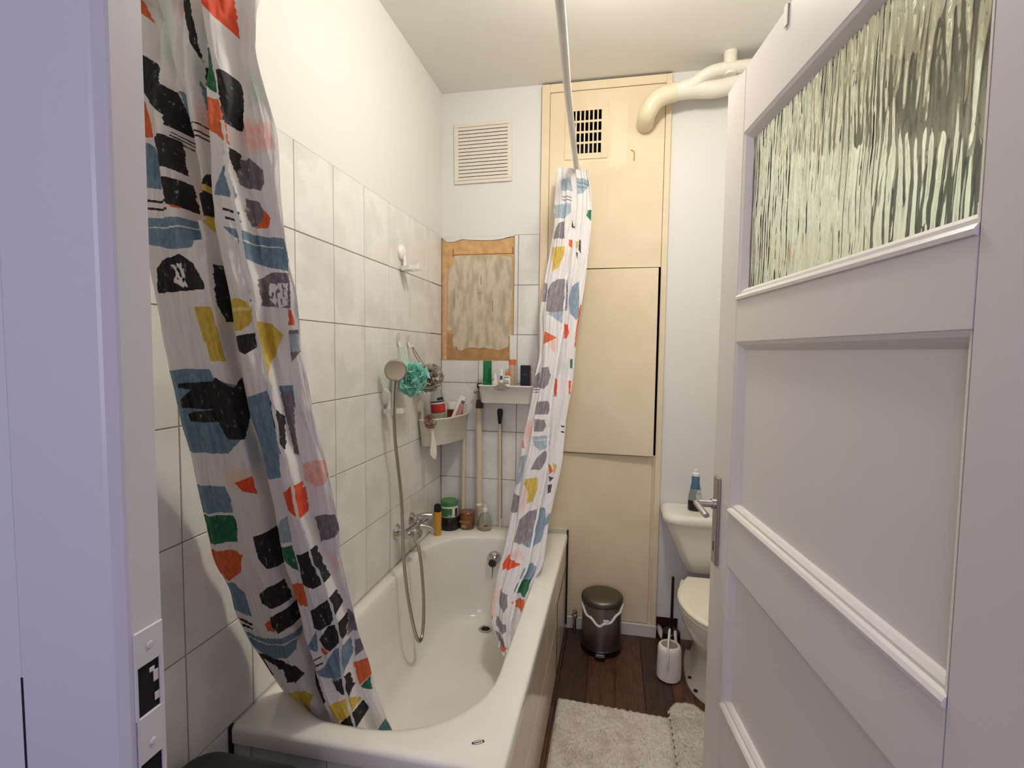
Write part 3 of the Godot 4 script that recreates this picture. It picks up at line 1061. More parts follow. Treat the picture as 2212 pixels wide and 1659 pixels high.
func build_toilet() -> void:
	var o := thing("toilet", "white ceramic toilet with tapered cistern and closed lid", "toilet", Vector3(1.455, 0, 0.3))
	var off := Vector3(-1.455, 0, -0.3)
	var cx := 1.455
	var sh := func(r: Array) -> Array:
		var q := []
		for p in r:
			q.append(p + off)
		return q
	var st := begin()
	var rg := []
	for k in [[0.43, 0.11, 0.155], [0.445, 0.122, 0.17], [0.52, 0.152, 0.19], [0.6, 0.186, 0.205], [0.66, 0.212, 0.215], [0.694, 0.222, 0.22]]:
		rg.append(sh.call(rrect(cx - k[1], cx + k[1], 0.015, k[2], [0.02, 0.02, 0.05, 0.05], k[0])))
	loft(st, rg, true, true, false)
	put(st, "cistern", M.ceramic, o)
	st = begin()
	rg = []
	for k in [[0.692, 0.0], [0.694, 0.004], [0.714, 0.004], [0.726, 0.0], [0.733, -0.008], [0.736, -0.02]]:
		rg.append(sh.call(rrect(cx - 0.232 - k[1], cx + 0.232 + k[1], 0.006, 0.238 + k[1], [0.02, 0.02, 0.075, 0.075], k[0])))
	loft(st, rg, true, true, false)
	put(st, "cistern_lid", M.ceramic, o)
	# bowl and foot
	st = begin()
	rg = []
	for k in [[0.0, 0.128, 0.12, 0.34, 0.535], [0.014, 0.126, 0.12, 0.34, 0.532], [0.022, 0.105, 0.14, 0.34, 0.5], [0.07, 0.092, 0.16, 0.34, 0.49], [0.14, 0.085, 0.17, 0.35, 0.49], [0.2, 0.098, 0.18, 0.38, 0.53], [0.27, 0.135, 0.2, 0.42, 0.61], [0.34, 0.165, 0.2, 0.44, 0.672], [0.4, 0.178, 0.2, 0.45, 0.702], [0.412, 0.178, 0.2, 0.45, 0.704]]:
		rg.append(sh.call(dshape(cx, k[1], k[2], k[3], k[4], k[0])))
	loft(st, rg, true, true, false)
	put(st, "bowl", M.ceramic, o)
	st = begin()
	rg = []
	for k in [[0.413, 0.182], [0.416, 0.187], [0.426, 0.187], [0.429, 0.184]]:
		rg.append(sh.call(dshape(cx, k[1], 0.245, 0.46, 0.53 + k[1], k[0], 0.13)))
	loft(st, rg, true, true, false)
	put(st, "seat", M.seat, o)
	st = begin()
	rg = []
	for k in [[0.4305, 0.184], [0.433, 0.19], [0.441, 0.19], [0.446, 0.185], [0.449, 0.172]]:
		rg.append(sh.call(dshape(cx, k[1], 0.243, 0.46, 0.53 + k[1], k[0], 0.12)))
	loft(st, rg, true, true, false)
	put(st, "lid", M.seat, o)
	for z in [0.36, 0.452]:
		st = begin()
		lathe(st, [[0.0095, 0.0], [0.008, 0.004], [0.0, 0.005]], 14, Transform3D(Basis(), Vector3(cx - 0.112 + (0.012 if z > 0.4 else 0.0), 0.019, z) + off))
		put(st, "bolt_cap", M.ink, o)
	# bottle on the cistern
	var b := thing("cleaner_bottle", "clear bottle of blue and black cleaner on the cistern lid", "bottle", Vector3(1.378, 0.737, 0.1))
	st = begin()
	lathe(st, [[0.0, 0.0], [0.03, 0.0], [0.034, 0.004], [0.034, 0.05], [0.0, 0.0505]], 24)
	put(st, "black_part", M.black_liquid, b)
	st = begin()
	lathe(st, [[0.033, 0.051], [0.03, 0.08], [0.024, 0.11], [0.0, 0.111]], 24)
	put(st, "clear_part", M.blue_mist, b)
	st = begin()
	lathe(st, [[0.024, 0.112], [0.019, 0.14], [0.02, 0.165], [0.017, 0.172], [0.0, 0.173]], 24)
	put(st, "blue_part", M.blue_liquid, b)
	st = begin()
	lathe(st, [[0.018, 0.172], [0.018, 0.186], [0.013, 0.19], [0.013, 0.206], [0.0, 0.208]], 20)
	put(st, "cap", M.white_plastic, b)
	st = begin()
	prism(st, [Vector2(-0.013, 0.0), Vector2(0.013, 0.006), Vector2(0.012, 0.04), Vector2(0.006, 0.05), Vector2(-0.01, 0.05), Vector2(-0.016, 0.02)], 0.0, 0.0012, Transform3D(Basis(Vector3.UP, 0.35), Vector3(0.013, 0.058, 0.0325)))
	put(st, "label_sticker", M.label_pale, b)
	text_on(b, "label_print", "OT", 0.012, M.slate, Transform3D(Basis(Vector3.UP, 0.35), Vector3(0.013, 0.088, 0.034)))


# ============================================================ curtains

const INK := {"black": [30, 26, 28], "blue": [112, 138, 158], "green": [34, 104, 66], "orange": [222, 100, 52], "red": [232, 78, 36], "yellow": [214, 184, 74], "pink": [240, 184, 172], "peach": [242, 208, 186], "mauve": [122, 113, 119], "pale": [160, 176, 188], "mint": [208, 220, 208], "paper": [232, 228, 226], "cream": [228, 208, 140], "teal": [84, 128, 134]}

func print_cloth(shapes: Array, w: int, h: int, fade: float) -> ImageTexture:
	var im := Image.create(w, h, false, Image.FORMAT_RGB8)
	var paper := c8(232, 227, 226)
	im.fill(paper)
	var nz := FastNoiseLite.new()
	nz.seed = 4
	nz.frequency = 0.03
	nz.fractal_octaves = 4
	for s in shapes:
		var ink: Array = INK[s[0]]
		var col := c8(ink[0], ink[1], ink[2]).lerp(paper, fade if s[0] in ["black", "mauve", "blue"] else fade * 0.5)
		var raw: Array = s[2]
		var pts := []
		for i in raw.size() / 2:
			pts.append(Vector2(raw[i * 2] * w, raw[i * 2 + 1] * h))
		var n := pts.size()
		var y0 := 1e9
		var y1 := -1e9
		for p in pts:
			y0 = minf(y0, p.y)
			y1 = maxf(y1, p.y)
		var soft: int = s[1]
		var mid := Vector2.ZERO
		for p in pts:
			mid += p / n
		for y in range(maxi(int(y0), 0), mini(int(y1) + 1, h)):
			var xs := []
			for i in n:
				var a: Vector2 = pts[i]
				var b: Vector2 = pts[(i + 1) % n]
				if (a.y <= y) != (b.y <= y):
					xs.append(a.x + (y - a.y) / (b.y - a.y) * (b.x - a.x) + nz.get_noise_2d(i * 50.0, y * 3.0) * 4.0)
			xs.sort()
			for k in range(0, xs.size() - 1, 2):
				for x in range(maxi(int(xs[k] + 0.5), 0), mini(int(xs[k + 1] + 0.5), w)):
					var v := nz.get_noise_2d(x * 1.6, y * 1.6)
					var c := col
					if soft == 1:
						var e := minf(minf(x - xs[k], xs[k + 1] - x), minf(y - y0, y1 - y)) / 26.0
						im.set_pixel(x, y, im.get_pixel(x, y).lerp(col, clampf(e, 0.0, 1.0) * (0.75 + 0.5 * v)))
						continue
					if soft == 2:
						if v < -0.22:
							continue
					elif v > 0.52 and s[0] in ["black", "mauve", "green", "pale"]:
						c = col.lerp(paper, 0.55)
					else:
						c = col.lightened(clampf(v * 0.16, 0.0, 1.0)) if v > 0.0 else col.darkened(-v * 0.14)
					im.set_pixel(x, y, c)
	return ImageTexture.create_from_image(im)

var hem_path := []

func fold_at(line: Array, t: float) -> float:
	# position across the cloth of a fold line at height t, or -1 outside
	var n := line.size() / 2
	if t < line[1] or t > line[n * 2 - 1]:
		return -1.0
	for i in n - 1:
		var t0: float = line[i * 2 + 1]
		var t1: float = line[i * 2 + 3]
		if t >= t0 and t <= t1:
			return lerpf(line[i * 2], line[i * 2 + 2], (t - t0) / maxf(t1 - t0, 1e-5))
	return -1.0

func cloth(rows: Array, folds: Array, depths: Array, steps: Array, nx: int, ny: int, sd: int) -> ArrayMesh:
	# rows: left and right edge of the hanging cloth; folds: valleys pressed into it; steps: one layer lying over the next
	var nz := FastNoiseLite.new()
	nz.seed = sd
	nz.frequency = 1.0
	nz.fractal_octaves = 3
	var ls := []
	var rs := []
	for r in rows:
		ls.append(Vector3(r[0], r[1], r[2]))
		rs.append(Vector3(r[3], r[4], r[5]))
	hem_path.clear()
	var st := begin()
	st.set_smooth_group(1)
	var grid := []
	var uvs := []
	for j in ny + 1:
		var t := float(j) / ny
		var f := t * (rows.size() - 1)
		var k := mini(int(f), rows.size() - 2)
		var u := f - k
		var k0 := maxi(k - 1, 0)
		var k3 := mini(k + 2, rows.size() - 1)
		var l: Vector3 = ls[k].cubic_interpolate(ls[k + 1], ls[k0], ls[k3], u)
		var r: Vector3 = rs[k].cubic_interpolate(rs[k + 1], rs[k0], rs[k3], u)
		var wd := l.distance_to(r)
		var out := Vector3(-(r - l).z, 0, (r - l).x).normalized()
		var row := []
		var ur := []
		for i in nx + 1:
			var s := float(i) / nx
			var d := 0.0
			for q in folds.size():
				var fs := fold_at(folds[q], t)
				if fs < 0.0:
					continue
				var ds := (s - fs) * wd
				d -= depths[q] * exp(-pow(ds / 0.013, 2.0))
				if steps[q] != 0.0:
					d += steps[q] * (0.5 - 0.5 * tanh(ds / 0.004))
			d += 0.009 * pow(1.0 - t, 1.5) * sin(s * 34.0 + 4.0 * nz.get_noise_2d(s * 2.0, t * 3.0))
			d += 0.012 * nz.get_noise_2d(s * 7.0 + 3.0, t * 4.0) + 0.0025 * nz.get_noise_2d(s * 30.0, t * 26.0)
			d -= 0.02 * pow(absf(s * 2.0 - 1.0), 4.0)
			row.append(l.lerp(r, s) + out * d)
			ur.append(Vector2(s, t))
		grid.append(row)
		uvs.append(ur)
		var hs := fold_at(folds[-1], t)
		if hs > 0.0 and t > 0.2:
			var hi := clampi(int((hs - 0.008 / wd) * nx), 0, nx)
			hem_path.append(row[hi] + out * 0.004)
	for j in ny:
		for i in nx:
			# front is towards the camera side
			for c in [[j, i], [j, i + 1], [j + 1, i], [j, i + 1], [j + 1, i + 1], [j + 1, i]]:
				st.set_uv(uvs[c[0]][c[1]])
				st.add_vertex(grid[c[0]][c[1]])
	st.generate_normals()
	return st.commit()

func build_curtains() -> void:
	var m := mat("cloth_a", Color.WHITE, 0.7)
	m.albedo_texture = print_cloth(CURTAIN_A_PRINT, 640, 1536, 0.0)
	m.texture_repeat = false
	m.backlight_enabled = true
	m.backlight = Color(0.36, 0.36, 0.36)
	m = mat("cloth_b", Color.WHITE, 0.7)
	m.albedo_texture = print_cloth(CURTAIN_B_PRINT, 384, 1280, 0.22)
	m.texture_repeat = false
	m.backlight_enabled = true
	m.backlight = Color(0.42, 0.42, 0.42)
	var top_a := CURTAIN_A_ROWS.duplicate()
	var o := thing("shower_curtain", "shower curtain with bold printed shapes gathered at the tub's near end", "curtain", Vector3(0.2, 0.3, 1.7), "shower curtains")
	put_mesh(cloth(top_a, CURTAIN_A_FOLDS, [0.034, 0.03, 0.034, 0.06, 0.01], [0.0, 0.0, 0.0, -0.024, 0.05], 220, 260, 8), "cloth", M.cloth_a, o, Transform3D(Basis(), -o.position))
	# ruffled side hem of the front layer
	var hm := begin()
	hm.set_smooth_group(1)
	var hz := FastNoiseLite.new()
	hz.seed = 3
	hz.frequency = 1.0
	for i in hem_path.size() - 1:
		var pr := []
		for k in 2:
			var p: Vector3 = hem_path[i + k] - o.position
			var w := hz.get_noise_1d((i + k) * 0.11)
			var e := hz.get_noise_1d((i + k) * 0.23 + 70.0)
			pr.append(p + Vector3(-0.004 + 0.003 * w, 0, 0.002 + 0.004 * e))
			pr.append(p + Vector3(0.0055 + 0.004 * w, 0, 0.003 - 0.006 * e))
		quad(hm, pr[0], pr[1], pr[3], pr[2], Vector3.BACK)
	put(hm, "side_hem", M.bag, o)
	# gathered heading up to the rod
	var st := begin()
	st.set_smooth_group(1)
	var l0 := Vector3(CURTAIN_A_ROWS[0][0], CURTAIN_A_ROWS[0][1], CURTAIN_A_ROWS[0][2])
	var r0 := Vector3(CURTAIN_A_ROWS[0][3], CURTAIN_A_ROWS[0][4], CURTAIN_A_ROWS[0][5])
	var l1 := Vector3(0.03, 2.44, 1.87)
	var r1 := Vector3(0.29, 2.44, 1.86)
	var hd := []
	for j in 11:
		var row := []
		for i in 61:
			var s := i / 60.0
			var p: Vector3 = l0.lerp(r0, s).lerp(l1.lerp(r1, s), j / 10.0)
			p.z += sin(s * TAU * 5.0) * 0.014 - 0.02 * pow(absf(s * 2.0 - 1.0), 4.0)
			row.append(p - o.position)
		hd.append(row)
	for j in 10:
		for i in 60:
			quad(st, hd[j][i], hd[j][i + 1], hd[j + 1][i + 1], hd[j + 1][i], Vector3.BACK)
	put(st, "heading", M.bag, o)
	var f := thing("shower_curtain", "shower curtain with faded printed shapes gathered at the tub's tap end", "curtain", Vector3(0.62, 0.3, 0.4), "shower curtains")
	put_mesh(cloth(CURTAIN_B_ROWS, CURTAIN_B_FOLDS, [0.022, 0.012], [-0.02, 0.03], 130, 240, 12), "cloth", M.cloth_b, f, Transform3D(Basis(), -f.position))
	hm = begin()
	hm.set_smooth_group(1)
	for i in hem_path.size() - 1:
		var pr := []
		for k in 2:
			var p: Vector3 = hem_path[i + k] - f.position
			var w := hz.get_noise_1d((i + k) * 0.14 + 30.0)
			var e := hz.get_noise_1d((i + k) * 0.26 + 90.0)
			pr.append(p + Vector3(-0.004 + 0.003 * w, 0, 0.002 + 0.004 * e))
			pr.append(p + Vector3(0.006 + 0.004 * w, 0, 0.004 - 0.006 * e))
		quad(hm, pr[0], pr[1], pr[3], pr[2], Vector3.BACK)
	put(hm, "side_hem", M.bag, f)
	for k in 4:
		var rs := begin()
		var c := Vector3(0.749 + 0.001 * k, 2.448, 0.035 + 0.026 * k) - f.position
		var loop := []
		for q in 21:
			var a := TAU * q / 20
			loop.append(c + Vector3(cos(a) * 0.021, sin(a) * 0.026, sin(a * 2.0) * 0.003))
		tube(rs, loop, 0.0022, 8, false)
		put(rs, "ring", M.clear_hook, f)
	# L-shaped rod
	st = begin()
	var path := [Vector3(0.748, 2.458, 0.016), Vector3(0.762, 2.458, 0.44), Vector3(0.776, 2.458, 0.85), Vector3(0.79, 2.458, 1.13), Vector3(0.802, 2.458, 1.4), Vector3(0.812, 2.458, 1.66), Vector3(0.79, 2.458, 1.8), Vector3(0.7, 2.458, 1.865), Vector3(0.4, 2.458, 1.868), Vector3(0.004, 2.458, 1.868)]
	var rod := thing("shower_rod", "white L-shaped shower curtain rod above the bath", "curtain rod", Vector3(0.748, 2.458, 0.016))
	var q := []
	for p in curve(path, 6):
		q.append(p - rod.position)
	tube(st, q, 0.0135, 18)
	put(st, "pole", M.rod_white, rod)
	for e in [[Vector3(0.748, 2.458, 0.0145), Vector3.BACK], [Vector3(0.0, 2.458, 1.868), Vector3.RIGHT]]:
		st = begin()
		lathe(st, [[0.03, 0.0], [0.028, 0.006], [0.019, 0.01], [0.018, 0.022], [0.0, 0.023]], 24, facing(e[0] - rod.position, e[1]))
		put(st, "bracket", M.white_plastic, rod)


# ============================================================ ceiling lamp and flue

func build_ceiling_things() -> void:
	var o := thing("ceiling_lamp", "round opal glass lamp on the bathroom ceiling", "lamp", Vector3(0.99, CEIL, 1.14))
	var st := begin()
	lathe(st, [[0.0, -0.03], [0.06, -0.03], [0.07, -0.02], [0.07, 0.0]], 32)
	put(st, "base", M.white_plastic, o)
	st = begin()
	var pr := []
	for k in 17:
		var a := -PI * 0.5 + (PI * 0.82) * k / 16
		pr.append([maxf(cos(a) * 0.1, 0.0), -0.125 + sin(a) * 0.1])
	lathe(st, pr, 36)
	put(st, "globe", M.lamp_glass, o)
	# flue pipe: cream elbow out of the closet, white pipes to the right
	o = thing("flue_pipe", "thick white flue pipe bending out of the closet top and forking", "pipe", Vector3(1.09, 2.66, 0.02))
	var off := -o.position
	st = begin()
	var el := curve([Vector3(1.086, 2.675, 0.014), Vector3(1.086, 2.675, 0.06), Vector3(1.092, 2.69, 0.1), Vector3(1.12, 2.735, 0.115), Vector3(1.17, 2.765, 0.115), Vector3(1.225, 2.777, 0.115)], 6)
	var q := []
	for p in el:
		q.append(p + off)
	tube(st, q, 0.043, 28)
	put(st, "elbow", M.pipe_cream, o)
	st = begin()
	q = []
	for p in curve([Vector3(1.22, 2.777, 0.115), Vector3(1.3, 2.782, 0.112), Vector3(1.37, 2.778, 0.108), Vector3(1.43, 2.782, 0.105), Vector3(1.5, 2.8, 0.1), Vector3(1.58, 2.83, 0.1), Vector3(1.75, 2.84, 0.1)], 6):
		q.append(p + off)
	tube(st, q, 0.04, 28)
	put(st, "main_pipe", M.pipe_white, o)
	st = begin()
	q = []
	for p in curve([Vector3(1.25, 2.785, 0.118), Vector3(1.3, 2.8, 0.128), Vector3(1.345, 2.828, 0.138), Vector3(1.4, 2.846, 0.142), Vector3(1.5, 2.852, 0.142), Vector3(1.75, 2.858, 0.142)], 6):
		q.append(p + off)
	tube(st, q, [0.036, 0.036, 0.036, 0.035, 0.034, 0.033, 0.032, 0.031, 0.03, 0.029] + range(q.size() - 10).map(func(_i): return 0.028), 24)
	put(st, "branch_pipe", M.pipe_white, o)
	st = begin()
	tube(st, [Vector3(1.46, 2.82, 0.135) + off, Vector3(1.46, CEIL, 0.135) + off], 0.03, 24)
	put(st, "riser", M.pipe_white, o)
	# louvred vent plate high on the back wall
	var v := thing("wall_vent", "square off-white louvred vent plate on the back wall", "vent", Vector3(0.235, 2.595, 0.0))
	v.rotation.z = deg_to_rad(0.8)
	st = begin()
	bb(st, -0.14, 0.14, -0.142, 0.142, 0.0005, 0.003, 0.0)
	put(st, "backing", M.void, v)
	st = begin()
	bb(st, -0.162, 0.162, 0.142, 0.16, 0.001, 0.009, 0.002)
	bb(st, -0.162, 0.162, -0.16, -0.142, 0.001, 0.009, 0.002)
	bb(st, -0.162, -0.138, -0.142, 0.142, 0.001, 0.009, 0.001)
	bb(st, 0.138, 0.162, -0.142, 0.142, 0.001, 0.009, 0.001)
	put(st, "frame", M.vent_plastic, v)
	var n := 15
	var step := 0.284 / n
	for i in n:
		st = begin()
		cbox(st, Vector3(0, -0.142 + step * (i + 0.5), 0.0065), Vector3(0.278, step - 0.0034, 0.003), 0.0008, Transform3D())
		put(st, "slat", M.vent_plastic, v)
	for p in [[-0.149, 0.149], [0.149, 0.149], [-0.149, -0.149], [0.149, -0.149]]:
		st = begin()
		lathe(st, [[0.0036, 0.0], [0.0, 0.0008]], 10, facing(Vector3(p[0], p[1], 0.009), Vector3.BACK))
		put(st, "screw", M.screw, v)


# ============================================================ things on the left wall

func suction_hook(label: String, y: float, z: float, arm_y: float, arm_z: float) -> void:
	var o := thing("suction_hook", label, "hook", Vector3(0, y, z))
	var st := begin()
	lathe(st, [[0.036, 0.0005], [0.0355, 0.006], [0.031, 0.013], [0.02, 0.019], [0.008, 0.022], [0.0, 0.0225]], 28, facing(Vector3.ZERO, Vector3.RIGHT))
	put(st, "suction_cup", M.white_plastic, o)
	st = begin()
	tube(st, curve([Vector3(0.014, -0.005, 0), Vector3(0.018, -0.03, 0), Vector3(0.016, arm_y - y, (arm_z - z) * 0.5)], 5), 0.0095, 12, true, 0.7)
	put(st, "stem", M.white_plastic, o)
	st = begin()
	# cradle with two prongs
	var t := Transform3D(Basis(Vector3(1, 0.06, 0), Vector3(0, 0, -1), Vector3(0, 1, 0)), Vector3(0.0, arm_y - y, arm_z - z))
	prism(st, [Vector2(0.008, -0.02), Vector2(0.05, -0.03), Vector2(0.092, -0.022), Vector2(0.094, -0.013), Vector2(0.06, -0.014), Vector2(0.05, 0.0), Vector2(0.06, 0.014), Vector2(0.094, 0.013), Vector2(0.092, 0.022), Vector2(0.05, 0.03), Vector2(0.008, 0.02)], -0.013, 0.006, t, 0.0015)
	put(st, "cradle", M.white_plastic, o)

func net_ball(called: String, label: String, m: Material, at: Vector3, r: float, hang: Vector3, sd: int, cord: Material) -> void:
	var o := thing(called, label, "bath sponge", at, "bath sponges on the tiled wall")
	rng.seed = sd
	var st := begin()
	for k in 90:
		var ax := Vector3(rng.randfn(), rng.randfn(), rng.randfn()).normalized()
		var u := ax.cross(Vector3(rng.randfn(), rng.randfn(), rng.randfn())).normalized()
		var w := ax.cross(u)
		var a0 := rng.randf() * TAU
		var ln := rng.randf_range(0.9, 2.2)
		var rr := r * rng.randf_range(0.62, 0.98)
		var wav := rng.randf_range(5.0, 9.0)
		var ph := rng.randf() * TAU
		var prev := []
		st.set_smooth_group(1 + k)
		for i in 19:
			var a := a0 + ln * i / 18.0
			var dir := u * cos(a) + w * sin(a)
			var inn := dir * (rr * 0.82) + ax * (sin(a * wav + ph) * r * 0.12 + r * 0.12)
			var outp := dir * rr * 1.05 + ax * (sin(a * wav + ph) * r * 0.34 + r * 0.12)
			if i > 0:
				quad(st, prev[0], prev[1], outp, inn, ax)
			prev = [inn, outp]
	put(st, "netting", m, o)
	st = begin()
	var h := hang - at
	tube(st, curve([Vector3(0, r * 0.4, 0), Vector3(h.x * 0.6 - 0.004, h.y * 0.6, h.z * 0.6 + 0.012), h, Vector3(h.x * 0.6, h.y * 0.6, h.z * 0.6 - 0.014), Vector3(0, r * 0.4, -0.006)], 8), 0.0022, 6)
	put(st, "cord", cord, o)

func build_wall_things() -> void:
	suction_hook("white suction hook with empty cradle high on the left tiles", 1.962, 0.552, 1.893, 0.55)
	suction_hook("white suction hook cradling the shower handle", 1.318, 0.722, 1.262, 0.735)
	for z in [0.59, 0.478]:
		var hk := thing("clear_hook", "small clear plastic hook carrying the %s net sponge" % ("teal" if z > 0.5 else "grey"), "hook", Vector3(0, 1.57, z), "clear hooks above the bath sponges")
		var st := begin()
		var rg := []
		for k in [[0.0006, 1.0], [0.004, 1.0], [0.006, 0.85]]:
			var ring := []
			for a in 24:
				ring.append(Vector3(k[0], sin(TAU * a / 24) * 0.034 * k[1], cos(TAU * a / 24) * 0.017 * k[1]))
			rg.append(ring)
		loft(st, rg, true, true)
		put(st, "pad", M.clear_hook, hk)
		st = begin()
		tube(st, curve([Vector3(0.004, -0.012, 0), Vector3(0.008, -0.03, 0), Vector3(0.018, -0.036, 0), Vector3(0.026, -0.026, 0)], 5), 0.0045, 10)
		put(st, "prong", M.white_plastic, hk)
	net_ball("bath_sponge", "teal net bath sponge hanging behind the shower head", M.teal_net, Vector3(0.088, 1.395, 0.635), 0.078, Vector3(0.022, 1.54, 0.59), 5, M.teal_net)
	net_ball("bath_sponge", "grey net bath sponge hanging above the corner basket", M.grey_net, Vector3(0.08, 1.388, 0.4), 0.07, Vector3(0.022, 1.54, 0.478), 6, M.strap)
	# hand shower and hose
	var o := thing("hand_shower", "chrome hand shower with a long ribbed metal hose", "shower head", Vector3(0.08, 1.43, 0.775))
	var off := -o.position
	var hd := facing(Vector3(0.075, 1.437, 0.778) + off, Vector3(0.42, -0.06, 0.9))
	var st := begin()
	lathe(st, [[0.0, -0.012], [0.028, -0.01], [0.043, -0.002], [0.0465, 0.006], [0.046, 0.011], [0.04, 0.0135]], 36, hd)
	put(st, "head", M.chrome_soft, o)
	st = begin()
	lathe(st, [[0.04, 0.0135], [0.036, 0.0125], [0.0, 0.0135]], 36, hd)
	put(st, "spray_face", M.spray_metal, o)
	st = begin()
	tube(st, curve([Vector3(0.072, 1.402, 0.775) + off, Vector3(0.068, 1.36, 0.772) + off, Vector3(0.064, 1.31, 0.768) + off, Vector3(0.06, 1.245, 0.764) + off], 6), [0.018, 0.0165, 0.015, 0.014, 0.0135, 0.013, 0.0125, 0.012, 0.012, 0.0118, 0.0115, 0.0115, 0.011, 0.0108, 0.0105, 0.0102, 0.01, 0.0098, 0.0095], 18)
	put(st, "handle", M.chrome, o)
	st = begin()
	var path := curve([Vector3(0.06, 1.25, 0.764), Vector3(0.052, 1.14, 0.735), Vector3(0.05, 1.03, 0.705), Vector3(0.064, 0.88, 0.7), Vector3(0.08, 0.74, 0.72), Vector3(0.1, 0.62, 0.755), Vector3(0.135, 0.47, 0.79), Vector3(0.162, 0.33, 0.785), Vector3(0.172, 0.272, 0.755), Vector3(0.17, 0.3, 0.712), Vector3(0.158, 0.43, 0.675), Vector3(0.13, 0.6, 0.645), Vector3(0.1, 0.668, 0.625)], 36)
	var q := []
	var rr := []
	for i in path.size():
		q.append(path[i] + off)
		rr.append(0.0078 if i % 2 == 0 else 0.0066)
	tube(st, q, rr, 10)
	put(st, "hose", M.chrome_soft, o)
	# bath mixer
	o = thing("bath_mixer_tap", "chrome wall-mounted bath mixer tap above the rim", "tap", Vector3(0.0, 0.69, 0.52))
	off = -o.position
	for z in [0.437, 0.612]:
		st = begin()
		lathe(st, [[0.034, 0.0], [0.033, 0.006], [0.022, 0.016], [0.014, 0.02], [0.013, 0.05], [0.0, 0.051]], 28, facing(Vector3(0.0, 0.69, z) + off, Vector3.RIGHT))
		put(st, "flange", M.chrome, o)
	st = begin()
	tube(st, [Vector3(0.058, 0.69, 0.4) + off, Vector3(0.058, 0.69, 0.65) + off], 0.0195, 24)
	put(st, "body", M.chrome, o)
	st = begin()
	lathe(st, [[0.024, 0.0], [0.026, 0.01], [0.026, 0.03], [0.022, 0.042], [0.0, 0.044]], 24, facing(Vector3(0.07, 0.684, 0.585) + off, Vector3(1, -0.1, 0.35)))
	put(st, "diverter", M.chrome, o)
	st = begin()
	tube(st, curve([Vector3(0.06, 0.682, 0.5) + off, Vector3(0.09, 0.676, 0.485) + off, Vector3(0.118, 0.662, 0.472) + off, Vector3(0.126, 0.645, 0.468) + off], 6), 0.0155, 18, true, 0.85)
	put(st, "spout", M.chrome, o)
	st = begin()
	lathe(st, [[0.021, 0.0], [0.022, 0.012], [0.017, 0.022], [0.0, 0.024]], 24, facing(Vector3(0.06, 0.705, 0.47) + off, Vector3.UP))
	tube(st, [Vector3(0.062, 0.72, 0.468) + off, Vector3(0.08, 0.72, 0.458) + off, Vector3(0.108, 0.717, 0.442) + off], [0.012, 0.014, 0.0145], 16)
	put(st, "lever", M.chrome, o)
	st = begin()
	tube(st, [Vector3(0.1, 0.69, 0.627) + off, Vector3(0.1, 0.655, 0.627) + off], 0.0105, 14)
	put(st, "hose_outlet", M.chrome, o)
	# pipes and pole on the back wall
	o = thing("wall_pipe", "slim cream pipe standing in the bath corner", "pipe", Vector3(0.143, RIM, 0.03))
	st = begin()
	tube(st, [Vector3(0, 0.0, 0), Vector3(0.003, 0.69, 0)], 0.0125, 18)
	put(st, "tube", M.pole_cream, o)
	o = thing("wall_pipe", "thick cream pipe with black knob and brown wrapping beside the shelf", "pipe", Vector3(0.236, RIM, 0.035))
	st = begin()
	tube(st, curve([Vector3(0.02, 0.0, 0), Vector3(0.008, 0.06, 0), Vector3(0.002, 0.13, 0), Vector3(0, 0.3, 0), Vector3(-0.003, 0.675, 0)], 6), 0.0175, 20)
	put(st, "tube", M.pole_cream, o)
	st = begin()
	lathe(st, [[0.0, 0.67], [0.021, 0.67], [0.0205, 0.695], [0.018, 0.715], [0.0, 0.716]], 18)
	put(st, "wrapping", M.brown_wrap, o)
	st = begin()
	lathe(st, [[0.012, 0.716], [0.014, 0.73], [0.011, 0.75], [0.016, 0.765], [0.009, 0.778], [0.0, 0.779]], 16)
	tube(st, [Vector3(-0.012, 0.756, 0.004), Vector3(-0.03, 0.76, 0.01)], 0.007, 10)
	put(st, "valve", M.grey_metal, o)
	st = begin()
	lathe(st, [[0.0, 0.776], [0.012, 0.778], [0.0155, 0.788], [0.0155, 0.802], [0.011, 0.81], [0.0, 0.811]], 18)
	put(st, "knob", M.black, o)
	o = thing("tension_pole", "thin metal pole with a black rubber end below the shelf", "pole", Vector3(0.354, RIM, 0.022))
	st = begin()
	tube(st, [Vector3(0.002, 0, 0), Vector3(-0.004, 0.61, 0)], 0.0078, 14)
	put(st, "shaft", M.pole_cream, o)
	st = begin()
	tube(st, [Vector3(0.01, 0.05, 0.0), Vector3(0.005, 0.6, 0.0)], 0.0035, 8)
	put(st, "cable", M.strap, o)
	st = begin()
	lathe(st, [[0.009, 0.585], [0.0115, 0.61], [0.0155, 0.64], [0.0155, 0.66], [0.011, 0.668], [0.0, 0.669]], 18, Transform3D(Basis(), Vector3(-0.004, 0, 0)))
	put(st, "rubber_end", M.black, o)


# ============================================================ shelf and corner basket

func open_box(st: SurfaceTool, bot: Array, top: Array, y0: float, y1: float, wall: float) -> void:
	# basket from plan outlines (Vector2 x,z), with wall thickness and a rolled rim
	var cb := Vector2.ZERO
	for p in top:
		cb += p / top.size()
	var lay := func(pl: Array, y: float, inset: float) -> Array:
		var out := []
		for p in pl:
			var d: Vector2 = p - cb
			var q: Vector2 = p - d.normalized() * inset
			out.append(Vector3(q.x, y, q.y))
		return out
	var order := bot
	loft(st, [lay.call(order, y0, 0.004), lay.call(order, y0 + 0.004, 0.0), lay.call(top, y1 - 0.008, 0.0), lay.call(top, y1 - 0.007, -0.004), lay.call(top, y1 - 0.001, -0.0042), lay.call(top, y1, -0.002), lay.call(top, y1, wall * 0.6), lay.call(top, y1 - 0.003, wall), lay.call(order, y0 + 0.006, wall)], true, true, false)

